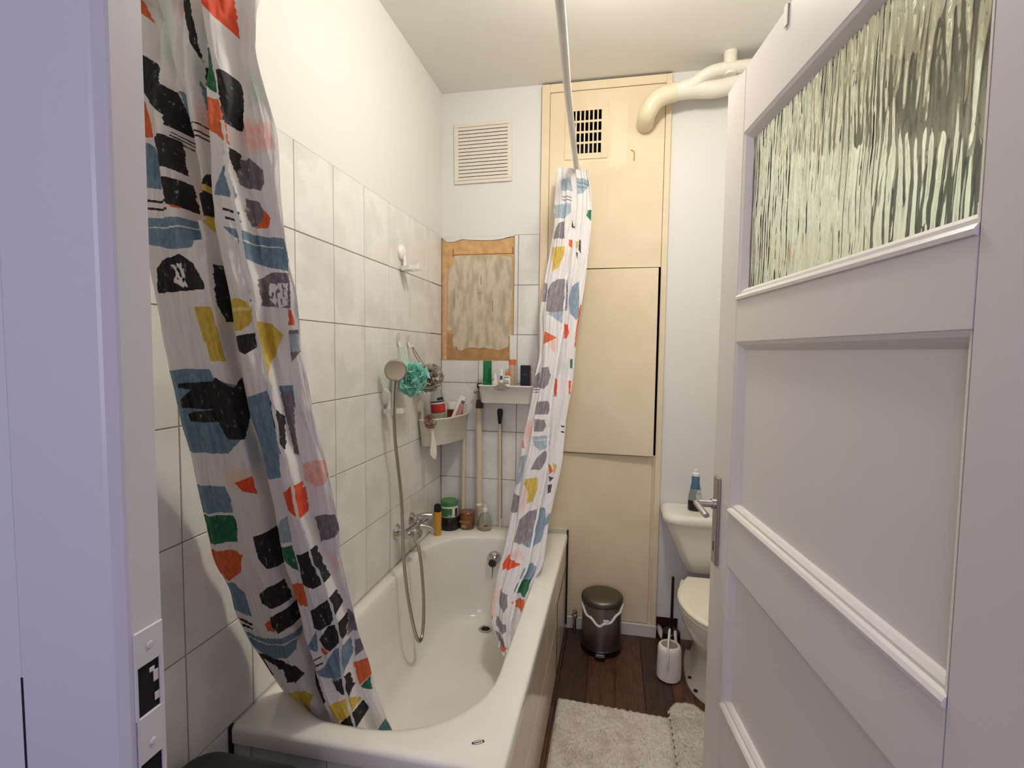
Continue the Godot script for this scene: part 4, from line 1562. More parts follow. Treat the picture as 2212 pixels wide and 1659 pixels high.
func cyl(parent: Node, called: String, m: Material, prof: Array, at := Vector3.ZERO, seg := 22) -> void:
	var st := begin()
	lathe(st, prof, seg, Transform3D(Basis(), at))
	put(st, called, m, parent)

func build_shelf() -> void:
	var o := thing("wall_shelf_tray", "white plastic tray shelf on the back wall", "shelf", Vector3(0.4, 1.245, 0.075))
	var st := begin()
	var bt := []
	var tp := []
	for p in rrect(-0.134, 0.138, -0.068, 0.058, [0.012, 0.012, 0.02, 0.02], 0.0, 5, 3):
		bt.append(Vector2(p.x, p.z))
	for p in rrect(-0.144, 0.146, -0.07, 0.065, [0.012, 0.012, 0.02, 0.02], 0.0, 5, 3):
		tp.append(Vector2(p.x, p.z))
	open_box(st, bt, tp, 0.0, 0.096, 0.003)
	put(st, "tray", M.white_plastic, o)
	var clip := thing("tray_clip", "grey oval clip hung on the front edge of the tray", "clip", Vector3(0.383, 1.328, 0.1475))
	st = begin()
	var ov := []
	for k in 24:
		var a := TAU * k / 24
		ov.append(Vector2(cos(a) * 0.038 * (1.0 if sin(a) < 0 else 0.92), sin(a) * 0.0165 + 0.002))
	prism(st, ov, -0.003, 0.004, Transform3D(), 0.001)
	put(st, "tag", M.grey_clip, clip)
	st = begin()
	bb(st, -0.014, 0.014, 0.01, 0.028, -0.006, 0.002, 0.001)
	put(st, "tab", M.grey_clip, clip)
	for k in 4:
		st = begin()
		bb(st, -0.0165 + k * 0.0085, -0.0115 + k * 0.0085, -0.0085, -0.0055, 0.0038, 0.0044, 0.0)
		put(st, "slot", M.ink, clip)
	# things standing in the tray
	var y := 1.251
	o = thing("shampoo_tube", "green shampoo tube standing in the tray shelf", "tube", Vector3(0.292, y, 0.085))
	st = begin()
	loft(st, [rrect(-0.023, 0.023, -0.012, 0.012, [0.01, 0.01, 0.01, 0.01], 0.03, 4, 2), rrect(-0.024, 0.024, -0.011, 0.011, [0.009, 0.009, 0.009, 0.009], 0.12, 4, 2), rrect(-0.0235, 0.0235, -0.005, 0.005, [0.004, 0.004, 0.004, 0.004], 0.2, 4, 2), rrect(-0.0235, 0.0235, -0.001, 0.001, [0.001, 0.001, 0.001, 0.001], 0.218, 4, 2)], true, true)
	put(st, "tube_body", M.green_tube, o)
	st = begin()
	prism(st, [Vector2(0.002, 0.1), Vector2(0.022, 0.1), Vector2(0.0215, 0.18), Vector2(0.012, 0.175)], 0.008, 0.0118)
	put(st, "dark_print", M.green_tube_dark, o)
	st = begin()
	for k in [[-0.016, 0.125, 0.012], [-0.016, 0.137, 0.016], [-0.016, 0.15, 0.009]]:
		bb(st, k[0], k[0] + k[2], k[1], k[1] + 0.004, 0.008, 0.0117, 0.0)
	bb(st, -0.02, 0.02, 0.098, 0.106, 0.008, 0.0118, 0.0)
	put(st, "light_print", M.green_tube_light, o)
	st = begin()
	lathe(st, [[0.0, 0.0], [0.016, 0.0], [0.0165, 0.03], [0.0, 0.0305]], 20)
	put(st, "cap", M.green_tube_light, o)
	o = thing("lotion_bottle", "small ivory lotion bottle next to the green tube", "bottle", Vector3(0.334, y, 0.082))
	cyl(o, "bottle_body", M.off_white, [[0.0, 0.0], [0.0165, 0.0], [0.0175, 0.004], [0.0175, 0.11], [0.013, 0.122], [0.0, 0.123]])
	cyl(o, "cap", M.white_plastic, [[0.0125, 0.122], [0.0125, 0.15], [0.0, 0.152]])
	st = begin()
	bb(st, -0.009, -0.005, 0.112, 0.122, 0.0145, 0.0165, 0.0)
	put(st, "print", M.ink, o)
	o = thing("cream_tube", "thin white cream tube with a blue square in the tray", "tube", Vector3(0.374, y, 0.098))
	st = begin()
	lathe(st, [[0.0, 0.0], [0.009, 0.0], [0.0105, 0.02], [0.0105, 0.14], [0.006, 0.15], [0.006, 0.178], [0.0, 0.18]], 18)
	put(st, "tube_body", M.white_plastic, o)
	st = begin()
	bb(st, -0.0065, 0.0065, 0.118, 0.139, 0.008, 0.0112, 0.0004)
	put(st, "blue_print", M.navy, o)
	o = thing("serum_bottle", "white bottle with dark print lines and orange top in the tray", "bottle", Vector3(0.408, y, 0.108))
	cyl(o, "bottle_body", M.white_label, [[0.0, 0.0], [0.0175, 0.0], [0.0185, 0.004], [0.0185, 0.128], [0.014, 0.14], [0.0, 0.141]])
	cyl(o, "shoulder_cap", M.orange_cap, [[0.0125, 0.14], [0.0115, 0.158], [0.0, 0.16]])
	st = begin()
	for k in [[0.113, 0.016], [0.1, 0.024], [0.1055, 0.02], [0.1325, 0.02]]:
		bb(st, -k[1] * 0.5, k[1] * 0.5, k[0], k[0] + 0.0022, 0.0165, 0.0192, 0.0)
	put(st, "print", M.ink, o)
	o = thing("tall_tube", "tall beige tube with an orange cap at the back of the tray", "tube", Vector3(0.424, y, 0.055))
	cyl(o, "tube_body", M.peach_bottle, [[0.0, 0.0], [0.017, 0.0], [0.0185, 0.006], [0.0185, 0.196], [0.0, 0.197]])
	cyl(o, "cap", M.orange_cap, [[0.0195, 0.196], [0.0195, 0.226], [0.0, 0.227]])
	o = thing("black_bottle", "black rectangular bottle with faint print in the tray", "bottle", Vector3(0.502, y, 0.085))
	st = begin()
	cbox(st, Vector3(0, 0.0985, 0), Vector3(0.053, 0.197, 0.03), 0.003)
	put(st, "bottle_body", M.black, o)
	st = begin()
	for k in [[-0.016, 0.146, 0.026], [-0.006, 0.15, 0.01]]:
		bb(st, k[0], k[0] + k[2], k[1], k[1] + 0.0018, 0.0148, 0.0153, 0.0)
	put(st, "print", M.slate, o)
	o = thing("white_jar", "small white jar behind the curtain end of the tray", "jar", Vector3(0.534, y, 0.05))
	cyl(o, "jar_body", M.off_white, [[0.0, 0.0], [0.011, 0.0], [0.012, 0.003], [0.012, 0.16], [0.0, 0.162]])

func build_basket() -> void:
	var o := thing("corner_basket", "cream plastic corner basket in the corner of the tiled walls", "basket", Vector3(0.07, 1.035, 0.17))
	var off := Vector2(-0.07, -0.17)
	var st := begin()
	var tp := []
	var bt := []
	for p in [[0.012, 0.36], [0.034, 0.364], [0.056, 0.348], [0.09, 0.31], [0.112, 0.282], [0.124, 0.262], [0.142, 0.2], [0.155, 0.14], [0.165, 0.085], [0.166, 0.04], [0.165, 0.016], [0.15, 0.01], [0.1, 0.01], [0.05, 0.01], [0.015, 0.012], [0.01, 0.05], [0.01, 0.15], [0.01, 0.26]]:
		tp.append(Vector2(p[0], p[1]) + off)
		var c := Vector2(0.07, 0.15)
		bt.append(c + (Vector2(p[0], p[1]) - c) * 0.9 + off)
	tp.reverse()
	bt.reverse()
	open_box(st, bt, tp, 0.0, 0.14, 0.003)
	put(st, "tub", M.ivory_plastic, o)
	st = begin()
	lathe(st, [[0.034, 0.0005], [0.033, 0.008], [0.02, 0.018], [0.0, 0.022]], 24, facing(Vector3(-0.07, 0.205, 0.165), Vector3.RIGHT))
	put(st, "suction_cup", M.ivory_plastic, o)
	st = begin()
	tube(st, curve([Vector3(-0.056, 0.195, 0.165), Vector3(-0.05, 0.165, 0.166), Vector3(-0.053, 0.12, 0.17)], 5), 0.01, 10, true, 0.6)
	put(st, "hanger", M.ivory_plastic, o)
	# clear bottle
	o = thing("clear_bottle", "clear plastic bottle with a black and red label in the corner basket", "bottle", Vector3(0.078, 1.043, 0.222))
	o.rotation = Vector3(deg_to_rad(5), 0, deg_to_rad(4))
	var prof := [[0.0, 0.0], [0.034, 0.0], [0.04, 0.006], [0.041, 0.15], [0.0405, 0.19], [0.037, 0.23], [0.029, 0.268], [0.018, 0.296], [0.012, 0.306]]
	cyl(o, "bottle_body", M.pet, prof, Vector3.ZERO, 32)
	cyl(o, "cap", M.black, [[0.0, 0.3], [0.0135, 0.3], [0.0135, 0.322], [0.0, 0.323]])
	for b in [["black_band", 0.214, 0.22, M.black, 0.0405], ["white_band", 0.206, 0.2135, M.white_label, 0.0405], ["red_band", 0.166, 0.2055, M.red_label, 0.0418], ["red_edge", 0.16, 0.1655, M.red_jar, 0.0418]]:
		var s := begin()
		lathe(s, [[b[4], b[1]], [b[4], b[2]]], 18, Transform3D(), deg_to_rad(5), deg_to_rad(125))
		put(s, b[0], b[3], o)
	var s2 := begin()
	lathe(s2, [[0.0385, 0.224], [0.036, 0.238]], 14, Transform3D(), deg_to_rad(10), deg_to_rad(70))
	put(s2, "top_band", M.black, o)
	o = thing("red_jar", "dark red jar with a pale lid in the corner basket", "jar", Vector3(0.095, 1.043, 0.08))
	cyl(o, "jar_body", M.red_jar, [[0.0, 0.0], [0.029, 0.0], [0.031, 0.005], [0.031, 0.158], [0.0, 0.16]])
	cyl(o, "lid", M.off_white, [[0.032, 0.158], [0.0315, 0.19], [0.028, 0.195], [0.0, 0.196]])
	o = thing("toothpaste_tube", "white tube with pink label leaning in the corner basket", "tube", Vector3(0.088, 1.046, 0.15))
	o.rotation = Vector3(deg_to_rad(-10), deg_to_rad(8), deg_to_rad(-19))
	st = begin()
	loft(st, [rrect(-0.02, 0.02, -0.011, 0.011, [0.008, 0.008, 0.008, 0.008], 0.0, 4, 2), rrect(-0.021, 0.021, -0.011, 0.011, [0.008, 0.008, 0.008, 0.008], 0.12, 4, 2), rrect(-0.0185, 0.0185, -0.008, 0.008, [0.006, 0.006, 0.006, 0.006], 0.245, 4, 2)], true, true)
	put(st, "tube_body", M.white_plastic, o)
	st = begin()
	bb(st, -0.002, 0.0205, 0.1, 0.2, 0.008, 0.0118, 0.001)
	put(st, "pink_print", M.pink_label, o)
	st = begin()
	bb(st, 0.002, 0.0205, 0.203, 0.222, 0.006, 0.0112, 0.001)
	put(st, "grey_print", M.slate, o)
	# rose ornament and pale ribbon on the rim
	o = thing("rose_ornament", "small dusty pink rose ornament on the corner basket rim", "ornament", Vector3(0.073, 1.168, 0.362))
	o.scale = Vector3.ONE * 1.5
	st = begin()
	rng.seed = 19
	for k in 16:
		var a := k * 2.4
		var r := 0.003 + 0.0011 * k
		var dir := Vector3(cos(a), sin(a), 0)
		var side := Vector3(-sin(a), cos(a), 0)
		st.set_smooth_group(1 + k)
		var prev := []
		for i in 7:
			var u := i / 6.0 * 2.0 - 1.0
			var base := dir * r * (1.0 - 0.3 * u * u) + side * u * (0.005 + r * 0.5)
			var lo := base + Vector3(0, 0, -0.008)
			var hi := base * 1.15 + dir * 0.003 + Vector3(0, 0, 0.012 - r * 0.45)
			if i > 0:
				quad(st, prev[0], prev[1], hi, lo, dir)
			prev = [lo, hi]
	put(st, "petals", M.rose, o)
	st = begin()
	lathe(st, [[0.0, -0.011], [0.016, -0.011], [0.018, -0.007], [0.0, -0.006]], 20, facing(Vector3.ZERO, Vector3.BACK))
	put(st, "backing", M.rose, o)
	o = thing("pale_scraper", "cream plastic scraper hanging below the rose ornament", "scraper", Vector3(0.074, 1.15, 0.352))
	st = begin()
	prism(st, [Vector2(-0.006, 0.0), Vector2(0.008, 0.004), Vector2(0.013, -0.05), Vector2(0.024, -0.1), Vector2(0.026, -0.14), Vector2(0.022, -0.176), Vector2(0.01, -0.172), Vector2(-0.004, -0.155), Vector2(-0.008, -0.13), Vector2(-0.002, -0.1), Vector2(0.0, -0.06)], 0.0, 0.004, Transform3D(Basis(Vector3.UP, 0.5), Vector3.ZERO), 0.001)
	put(st, "blade", M.ivory_plastic, o)


# ============================================================ things on the bath ledge

func build_ledge_things() -> void:
	var y := RIM + 0.0005
	var o := thing("spray_can", "yellow spray can with black cap at the end of the bath ledge", "spray can", Vector3(0.058, y, 0.215))
	cyl(o, "can_body", M.yellow_can, [[0.0, 0.0], [0.0195, 0.0], [0.0205, 0.003], [0.0205, 0.128], [0.0, 0.129]])
	cyl(o, "cap", M.black, [[0.0195, 0.1285], [0.0195, 0.155], [0.0165, 0.165], [0.009, 0.169], [0.0, 0.17]])
	o = thing("black_jar", "wide black jar carrying the green jar on the bath ledge", "jar", Vector3(0.088, y, 0.098))
	cyl(o, "jar_body", M.black, [[0.0, 0.0], [0.05, 0.0], [0.0545, 0.006], [0.0555, 0.03], [0.0545, 0.062], [0.05, 0.069], [0.0, 0.0695]], Vector3.ZERO, 32)
	o = thing("green_jar", "jar with green lid and green and white label on the black jar", "jar", Vector3(0.084, y + 0.07, 0.098))
	cyl(o, "jar_body", M.white_label, [[0.0, 0.0], [0.046, 0.0], [0.0485, 0.003], [0.0485, 0.06], [0.044, 0.063], [0.0, 0.0635]], Vector3.ZERO, 32)
	cyl(o, "lid", M.green_lid, [[0.0, 0.0635], [0.0475, 0.0635], [0.049, 0.066], [0.049, 0.084], [0.045, 0.09], [0.034, 0.091], [0.032, 0.089], [0.0, 0.0895]], Vector3.ZERO, 32)
	var st := begin()
	lathe(st, [[0.0489, 0.006], [0.0489, 0.052]], 18, Transform3D(), deg_to_rad(52), deg_to_rad(150))
	put(st, "green_label", M.green_label, o)
	st = begin()
	lathe(st, [[0.049, 0.006], [0.049, 0.05]], 8, Transform3D(), deg_to_rad(8), deg_to_rad(32))
	put(st, "dark_label", M.dark_label, o)
	text_on(o, "label_print", "EDEN", 0.0075, M.white_label, Transform3D(Basis(Vector3.UP, deg_to_rad(24)), Vector3(0.0205, 0.013, 0.0452)), 0.0006, true)
	o = thing("brown_jar", "small brown jar with printed lettering on the bath ledge", "jar", Vector3(0.18, y, 0.072))
	cyl(o, "jar_body", M.brown_jar, [[0.0, 0.0], [0.038, 0.0], [0.0415, 0.005], [0.0425, 0.06], [0.042, 0.078], [0.0, 0.0785]], Vector3.ZERO, 32)
	cyl(o, "lid", M.brown_jar, [[0.0, 0.079], [0.041, 0.079], [0.042, 0.082], [0.042, 0.092], [0.039, 0.0955], [0.0, 0.096]], Vector3.ZERO, 32)
	text_on(o, "label_print", "ARGAN", 0.013, M.gold_print, Transform3D(Basis(Vector3.UP, deg_to_rad(-6)), Vector3(-0.005, 0.045, 0.0405)), 0.003, true)
	st = begin()
	lathe(st, [[0.043, 0.012], [0.0434, 0.03]], 12, Transform3D(), deg_to_rad(82), deg_to_rad(118))
	put(st, "print_patch", M.gold_print, o)
	o = thing("pump_bottle", "clear pump bottle with a little amber soap on the bath ledge", "bottle", Vector3(0.282, y, 0.07))
	cyl(o, "bottle_body", M.pet, [[0.0, 0.0], [0.034, 0.0], [0.0385, 0.006], [0.0385, 0.052], [0.034, 0.072], [0.022, 0.09], [0.013, 0.096], [0.013, 0.1]], Vector3.ZERO, 28)
	cyl(o, "soap_fill", M.soap, [[0.0, 0.002], [0.0345, 0.002], [0.0375, 0.007], [0.0375, 0.02], [0.0, 0.0202]], Vector3.ZERO, 28)
	cyl(o, "dip_tube", M.white_plastic, [[0.0, 0.021], [0.0022, 0.021], [0.0022, 0.1], [0.0, 0.1]], Vector3.ZERO, 8)
	cyl(o, "collar", M.white_plastic, [[0.0, 0.098], [0.0145, 0.098], [0.0145, 0.115], [0.006, 0.118], [0.006, 0.135], [0.0, 0.1355]])
	st = begin()
	cbox(st, Vector3(-0.004, 0.14, 0.004), Vector3(0.03, 0.011, 0.016), 0.003, Transform3D(Basis(Vector3.BACK, 0.2), Vector3.ZERO))
	put(st, "pump_head", M.white_plastic, o)
	st = begin()
	lathe(st, [[0.0389, 0.028], [0.0389, 0.034]], 10, Transform3D(), deg_to_rad(50), deg_to_rad(85))
	put(st, "label_strip", M.brown_print, o)


# ============================================================ floor

func mat_pile(parent: Node, outline: Callable, x0: float, x1: float, z0: float, z1: float, h: float, sd: int) -> void:
	# lumpy base and a coat of short tufts
	var nz := FastNoiseLite.new()
	nz.seed = sd
	nz.frequency = 1.0
	nz.fractal_octaves = 3
	var st := begin()
	st.set_smooth_group(1)
	var n := 70
	var hf := func(x: float, z: float) -> float:
		var e: float = outline.call(x, z)
		return h * clampf(e / 0.018, 0.0, 1.0) ** 0.5 * (0.86 + 0.2 * nz.get_noise_2d(x * 26.0, z * 26.0))
	for i in n:
		for j in n:
			var xa := lerpf(x0, x1, float(i) / n)
			var xb := lerpf(x0, x1, float(i + 1) / n)
			var za := lerpf(z0, z1, float(j) / n)
			var zb := lerpf(z0, z1, float(j + 1) / n)
			if outline.call((xa + xb) * 0.5, (za + zb) * 0.5) <= 0.0:
				continue
			quad(st, Vector3(xa, hf.call(xa, za), za), Vector3(xb, hf.call(xb, za), za), Vector3(xb, hf.call(xb, zb), zb), Vector3(xa, hf.call(xa, zb), zb), Vector3.UP)
	put(st, "backing", M.mat_pile, parent)
	var tuft := begin()
	for k in 3:
		var a := TAU * k / 3
		var p := Vector3(cos(a), 0, sin(a)) * 0.0017
		var q := Vector3(cos(a + 1.6), 0, sin(a + 1.6)) * 0.0017
		tri(tuft, p, q, Vector3(cos(a) * 0.0022, 0.0048, sin(a) * 0.0022), p)
	tuft.generate_normals()
	var mm := MultiMesh.new()
	mm.transform_format = MultiMesh.TRANSFORM_3D
	mm.mesh = tuft.commit()
	rng.seed = sd
	var ts := []
	for k in 26000:
		var x := rng.randf_range(x0, x1)
		var z := rng.randf_range(z0, z1)
		var rx := rng.randfn() * 0.5
		var rz := rng.randfn() * 0.5
		var ry := rng.randf() * TAU
		var sc := rng.randf_range(0.7, 1.3)
		if outline.call(x, z) <= 0.004:
			continue
		ts.append(Transform3D(Basis.from_euler(Vector3(rx, ry, rz)).scaled(Vector3.ONE * sc), Vector3(x, hf.call(x, z) - 0.002, z)))
	mm.instance_count = ts.size()
	for k in ts.size():
		mm.set_instance_transform(k, ts[k])
	var mi := MultiMeshInstance3D.new()
	mi.multimesh = mm
	mi.material_override = M.mat_pile
	mi.name = "pile"
	mi.set_meta("kind", "stuff")
	parent.add_child(mi, true)

func build_floor_things() -> void:
	# pedal bin
	var o := thing("pedal_bin", "round brushed steel pedal bin with bag edge showing under its lid", "bin", Vector3(0.932, 0, 0.168))
	cyl(o, "base_ring", M.black, [[0.0, 0.0], [0.102, 0.0], [0.104, 0.004], [0.104, 0.03], [0.1, 0.033], [0.0, 0.034]], Vector3.ZERO, 40)
	cyl(o, "body", M.steel_dark, [[0.0995, 0.03], [0.1, 0.245], [0.098, 0.25], [0.0, 0.2505]], Vector3.ZERO, 48)
	cyl(o, "lid", M.steel_lid, [[0.1, 0.249], [0.105, 0.2505], [0.106, 0.255], [0.106, 0.272], [0.103, 0.278], [0.095, 0.283], [0.07, 0.287], [0.03, 0.289], [0.0, 0.2895]], Vector3.ZERO, 48)
	var st := begin()
	bb(st, -0.028, 0.024, 0.012, 0.03, 0.095, 0.135, 0.005)
	var pd := put(st, "pedal", M.black, o)
	st = begin()
	bb(st, -0.022, 0.018, 0.0298, 0.0312, 0.122, 0.126, 0.0005)
	put(st, "pedal_trim", M.chrome_soft, pd)
	st = begin()
	var band := []
	for k in 41:
		var u := k / 40.0 * 2.0 - 1.0
		var a := PI * 0.5 + 0.03 + u * 1.7
		var dip := 0.078 * pow(maxf(0.0, 1.0 - absf(u) * 1.35), 0.8) + 0.006 * sin(u * 17.0)
		band.append(Vector3(cos(a) * 0.1035, 0.243 - dip, sin(a) * 0.1035))
	tube(st, band, 0.0062, 8, true)
	cbox(st, Vector3(0.024, 0.19, 0.1025), Vector3(0.028, 0.02, 0.005), 0.002)
	put(st, "bag_edge", M.bag, o)
	# chrome stop valve beside the bin
	o = thing("stop_valve", "small chrome stop valve low on the wall behind the bin", "valve", Vector3(0.787, 0.0, 0.07))
	cyl(o, "stem", M.chrome, [[0.0, 0.0], [0.008, 0.0], [0.008, 0.09], [0.0, 0.091]])
	st = begin()
	lathe(st, [[0.013, -0.018], [0.015, -0.01], [0.015, 0.012], [0.009, 0.02], [0.0, 0.021]], 18, facing(Vector3(0, 0.1, 0), Vector3(0.2, 0.1, 1)))
	lathe(st, [[0.012, 0.112], [0.014, 0.122], [0.009, 0.13], [0.0, 0.131]], 18)
	put(st, "head", M.chrome, o)
	# watering can
	o = thing("watering_can", "small white plastic watering can beside the toilet foot", "watering can", Vector3(1.25, 0, 0.352))
	st = begin()
	lathe(st, [[0.0, 0.004], [0.05, 0.004], [0.055, 0.01], [0.0555, 0.05], [0.0535, 0.12], [0.0535, 0.142], [0.051, 0.156], [0.045, 0.163], [0.039, 0.1645], [0.037, 0.158]], 36)
	put(st, "body", M.white_plastic, o)
	cyl(o, "foot", M.tub_dark, [[0.0, 0.0], [0.048, 0.0], [0.048, 0.004], [0.0, 0.0042]], Vector3.ZERO, 24)
	cyl(o, "opening", M.grey_clip, [[0.0375, 0.1575], [0.0, 0.157]], Vector3.ZERO, 24)
	st = begin()
	tube(st, curve([Vector3(-0.013, 0.075, 0.054), Vector3(-0.014, 0.12, 0.06), Vector3(-0.012, 0.17, 0.048), Vector3(-0.006, 0.212, 0.012), Vector3(0.0, 0.22, -0.02), Vector3(0.003, 0.19, -0.038), Vector3(0.003, 0.155, -0.042)], 8), 0.0085, 12, true, 0.6)
	put(st, "handle", M.white_plastic, o)
	st = begin()
	tube(st, curve([Vector3(0.03, 0.05, -0.04), Vector3(0.038, 0.1, -0.056), Vector3(0.034, 0.15, -0.066), Vector3(0.032, 0.19, -0.075)], 6), [0.012, 0.012, 0.0115, 0.011, 0.0105, 0.01, 0.0095, 0.009, 0.0085, 0.008, 0.008, 0.0075, 0.0075, 0.007, 0.007, 0.007, 0.0065, 0.0065, 0.006], 12)
	put(st, "spout", M.white_plastic, o)
	# toilet brush
	o = thing("toilet_brush", "black toilet brush standing behind the watering can", "toilet brush", Vector3(1.283, 0, 0.12))
	cyl(o, "holder", M.black, [[0.0, 0.0], [0.046, 0.0], [0.048, 0.006], [0.044, 0.1], [0.04, 0.104], [0.0, 0.104]], Vector3.ZERO, 28)
	cyl(o, "handle", M.black, [[0.0, 0.1], [0.0075, 0.1], [0.0068, 0.38], [0.005, 0.388], [0.0, 0.389]], Vector3.ZERO, 14)
	# waste pipe at the wall foot
	o = thing("floor_pipe", "short white pipe bend at the wall foot next to the closet", "pipe", Vector3(1.245, 0.0, 0.05))
	st = begin()
	tube(st, curve([Vector3(-0.01, 0.03, -0.12), Vector3(-0.004, 0.032, -0.03), Vector3(0.01, 0.03, 0.03), Vector3(0.03, 0.014, 0.05)], 6), 0.014, 14)
	put(st, "bend", M.skirting, o)
	# bath mats
	o = thing("bath_mat", "rectangular fluffy beige bath mat along the tub", "bath mat", Vector3(1.0, 0.0005, 1.0))
	var rect := func(x: float, z: float) -> float:
		var ed := 0.0025 * sin(x * 210.0) + 0.002 * sin(z * 230.0)
		var skew := -0.045 * (x + 0.245)
		return minf(minf(x + 0.243, 0.228 - x), minf(z + 0.388 + skew, 0.4 - z)) + ed
	mat_pile(o, rect, -0.25, 0.28, -0.4, 0.42, 0.016, 61)
	o = thing("toilet_mat", "fluffy beige contour mat in front of the toilet foot", "bath mat", Vector3(1.455, 0.001, 0.8))
	var cont := func(x: float, z: float) -> float:
		var qx := absf(x) - 0.16
		var qz := absf(z - 0.02) - 0.215
		var d := Vector2(maxf(qx, 0), maxf(qz, 0)).length() + minf(maxf(qx, qz), 0.0) - 0.07
		var notch := 0.14 - Vector2(x, (z + 0.37) * 0.8).length()
		return minf(-d, -notch) + 0.002 * sin(x * 200.0 + z * 170.0)
	mat_pile(o, cont, -0.24, 0.24, -0.28, 0.33, 0.024, 62)
	# dark lidded bin in front of the tub
	o = thing("laundry_bin", "dark grey lidded laundry bin in front of the tub's end", "laundry bin", Vector3(0.175, 0, 1.87))
	st = begin()
	var rg := []
	for k in [[0.0, 0.8], [0.01, 0.82], [0.53, 0.97], [0.54, 1.0], [0.552, 1.0]]:
		rg.append(rrect(-0.15 * k[1], 0.15 * k[1], -0.105 * k[1], 0.105 * k[1], [0.06, 0.06, 0.06, 0.06], k[0]))
	loft(st, rg, true, true)
	put(st, "tub", M.tub_dark, o)
	st = begin()
	rg = []
	for k in [[0.553, 1.03], [0.562, 1.03], [0.572, 0.97], [0.578, 0.8], [0.58, 0.5]]:
		rg.append(rrect(-0.15 * k[1], 0.15 * k[1], -0.105 * k[1], 0.105 * k[1], [0.06 * k[1], 0.06 * k[1], 0.06 * k[1], 0.06 * k[1]], k[0]))
	loft(st, rg, true, true)
	put(st, "lid", M.tub_dark, o)
	# cabinet and towel invented to darken the view through the door glass
	o = thing("added_cabinet", "added brownish grey cabinet darkening the view through the door glass", "cabinet", Vector3(1.66, 2.12, 1.45))
	st = begin()
	cbox(st, Vector3(0.0, 0.2, 0.0), Vector3(0.17, 0.4, 0.75), 0.004)
	put(st, "body", M.cabinet_brown, o)
	for k in 2:
		st = begin()
		cbox(st, Vector3(-0.092, 0.2, -0.187 + 0.374 * k), Vector3(0.014, 0.392, 0.366), 0.003)
		put(st, "door", M.cabinet_brown, o)
	o = thing("added_towel", "added dark green towel darkening the view through the door glass", "towel", Vector3(1.735, 1.35, 1.42))
	st = begin()
	st.set_smooth_group(1)
	var tw := []
	for j in 15:
		var row := []
		for i in 31:
			var u := i / 30.0
			var v := j / 14.0
			row.append(Vector3(-0.02 - 0.012 * sin(u * 19.0) * (1.0 - 0.4 * v), v * 0.62, (u - 0.5) * lerpf(0.5, 0.36, v)))
		tw.append(row)
	for j in 14:
		for i in 30:
			quad(st, tw[j][i], tw[j][i + 1], tw[j + 1][i + 1], tw[j + 1][i], Vector3.LEFT)
	put(st, "cloth", M.towel_green, o)
	st = begin()
	tube(st, [Vector3(-0.02, 0.62, -0.24), Vector3(-0.02, 0.62, 0.24)], 0.008, 12)
	for z in [-0.22, 0.22]:
		tube(st, [Vector3(0.014, 0.62, z), Vector3(-0.02, 0.62, z)], 0.006, 10)
	put(st, "towel_bar", M.chrome, o)
	rng.seed = 77


const CURTAIN_A_ROWS := [
	[0.029,2.26,1.865,0.266,2.24,1.85],
	[0.026,2.21,1.865,0.267,2.191,1.85],
	[0.027,2.158,1.867,0.265,2.145,1.846],
	[0.028,2.106,1.869,0.262,2.098,1.841],
	[0.03,2.054,1.871,0.269,2.049,1.837],
	[0.032,2.001,1.873,0.28,2,1.833],
	[0.034,1.949,1.875,0.288,1.951,1.827],
	[0.038,1.896,1.878,0.288,1.902,1.819],
	[0.042,1.843,1.88,0.287,1.852,1.812],
	[0.045,1.79,1.882,0.287,1.801,1.804],
	[0.048,1.737,1.884,0.288,1.748,1.796],
	[0.049,1.685,1.882,0.291,1.695,1.789],
	[0.051,1.632,1.877,0.3,1.641,1.781],
	[0.055,1.579,1.871,0.297,1.586,1.767],
	[0.059,1.525,1.865,0.291,1.529,1.751],
	[0.063,1.47,1.859,0.294,1.47,1.736],
	[0.06,1.413,1.842,0.293,1.409,1.72],
	[0.056,1.353,1.824,0.295,1.346,1.704],
	[0.05,1.29,1.798,0.301,1.281,1.689],
	[0.037,1.222,1.772,0.306,1.215,1.673],
	[0.025,1.151,1.744,0.305,1.143,1.649],
	[0.015,1.076,1.715,0.301,1.068,1.623],
	[0.012,1,1.692,0.29,0.988,1.598],
	[0.012,0.913,1.649,0.291,0.907,1.572],
	[0.012,0.828,1.622,0.295,0.822,1.546],
	[0.012,0.728,1.574,0.297,0.734,1.52],
	[0.029,0.63,1.534,0.313,0.649,1.502],
	[0.057,0.529,1.495,0.319,0.561,1.484],
	[0.112,0.43,1.459,0.339,0.471,1.464],
	[0.172,0.343,1.44,0.365,0.376,1.44]]
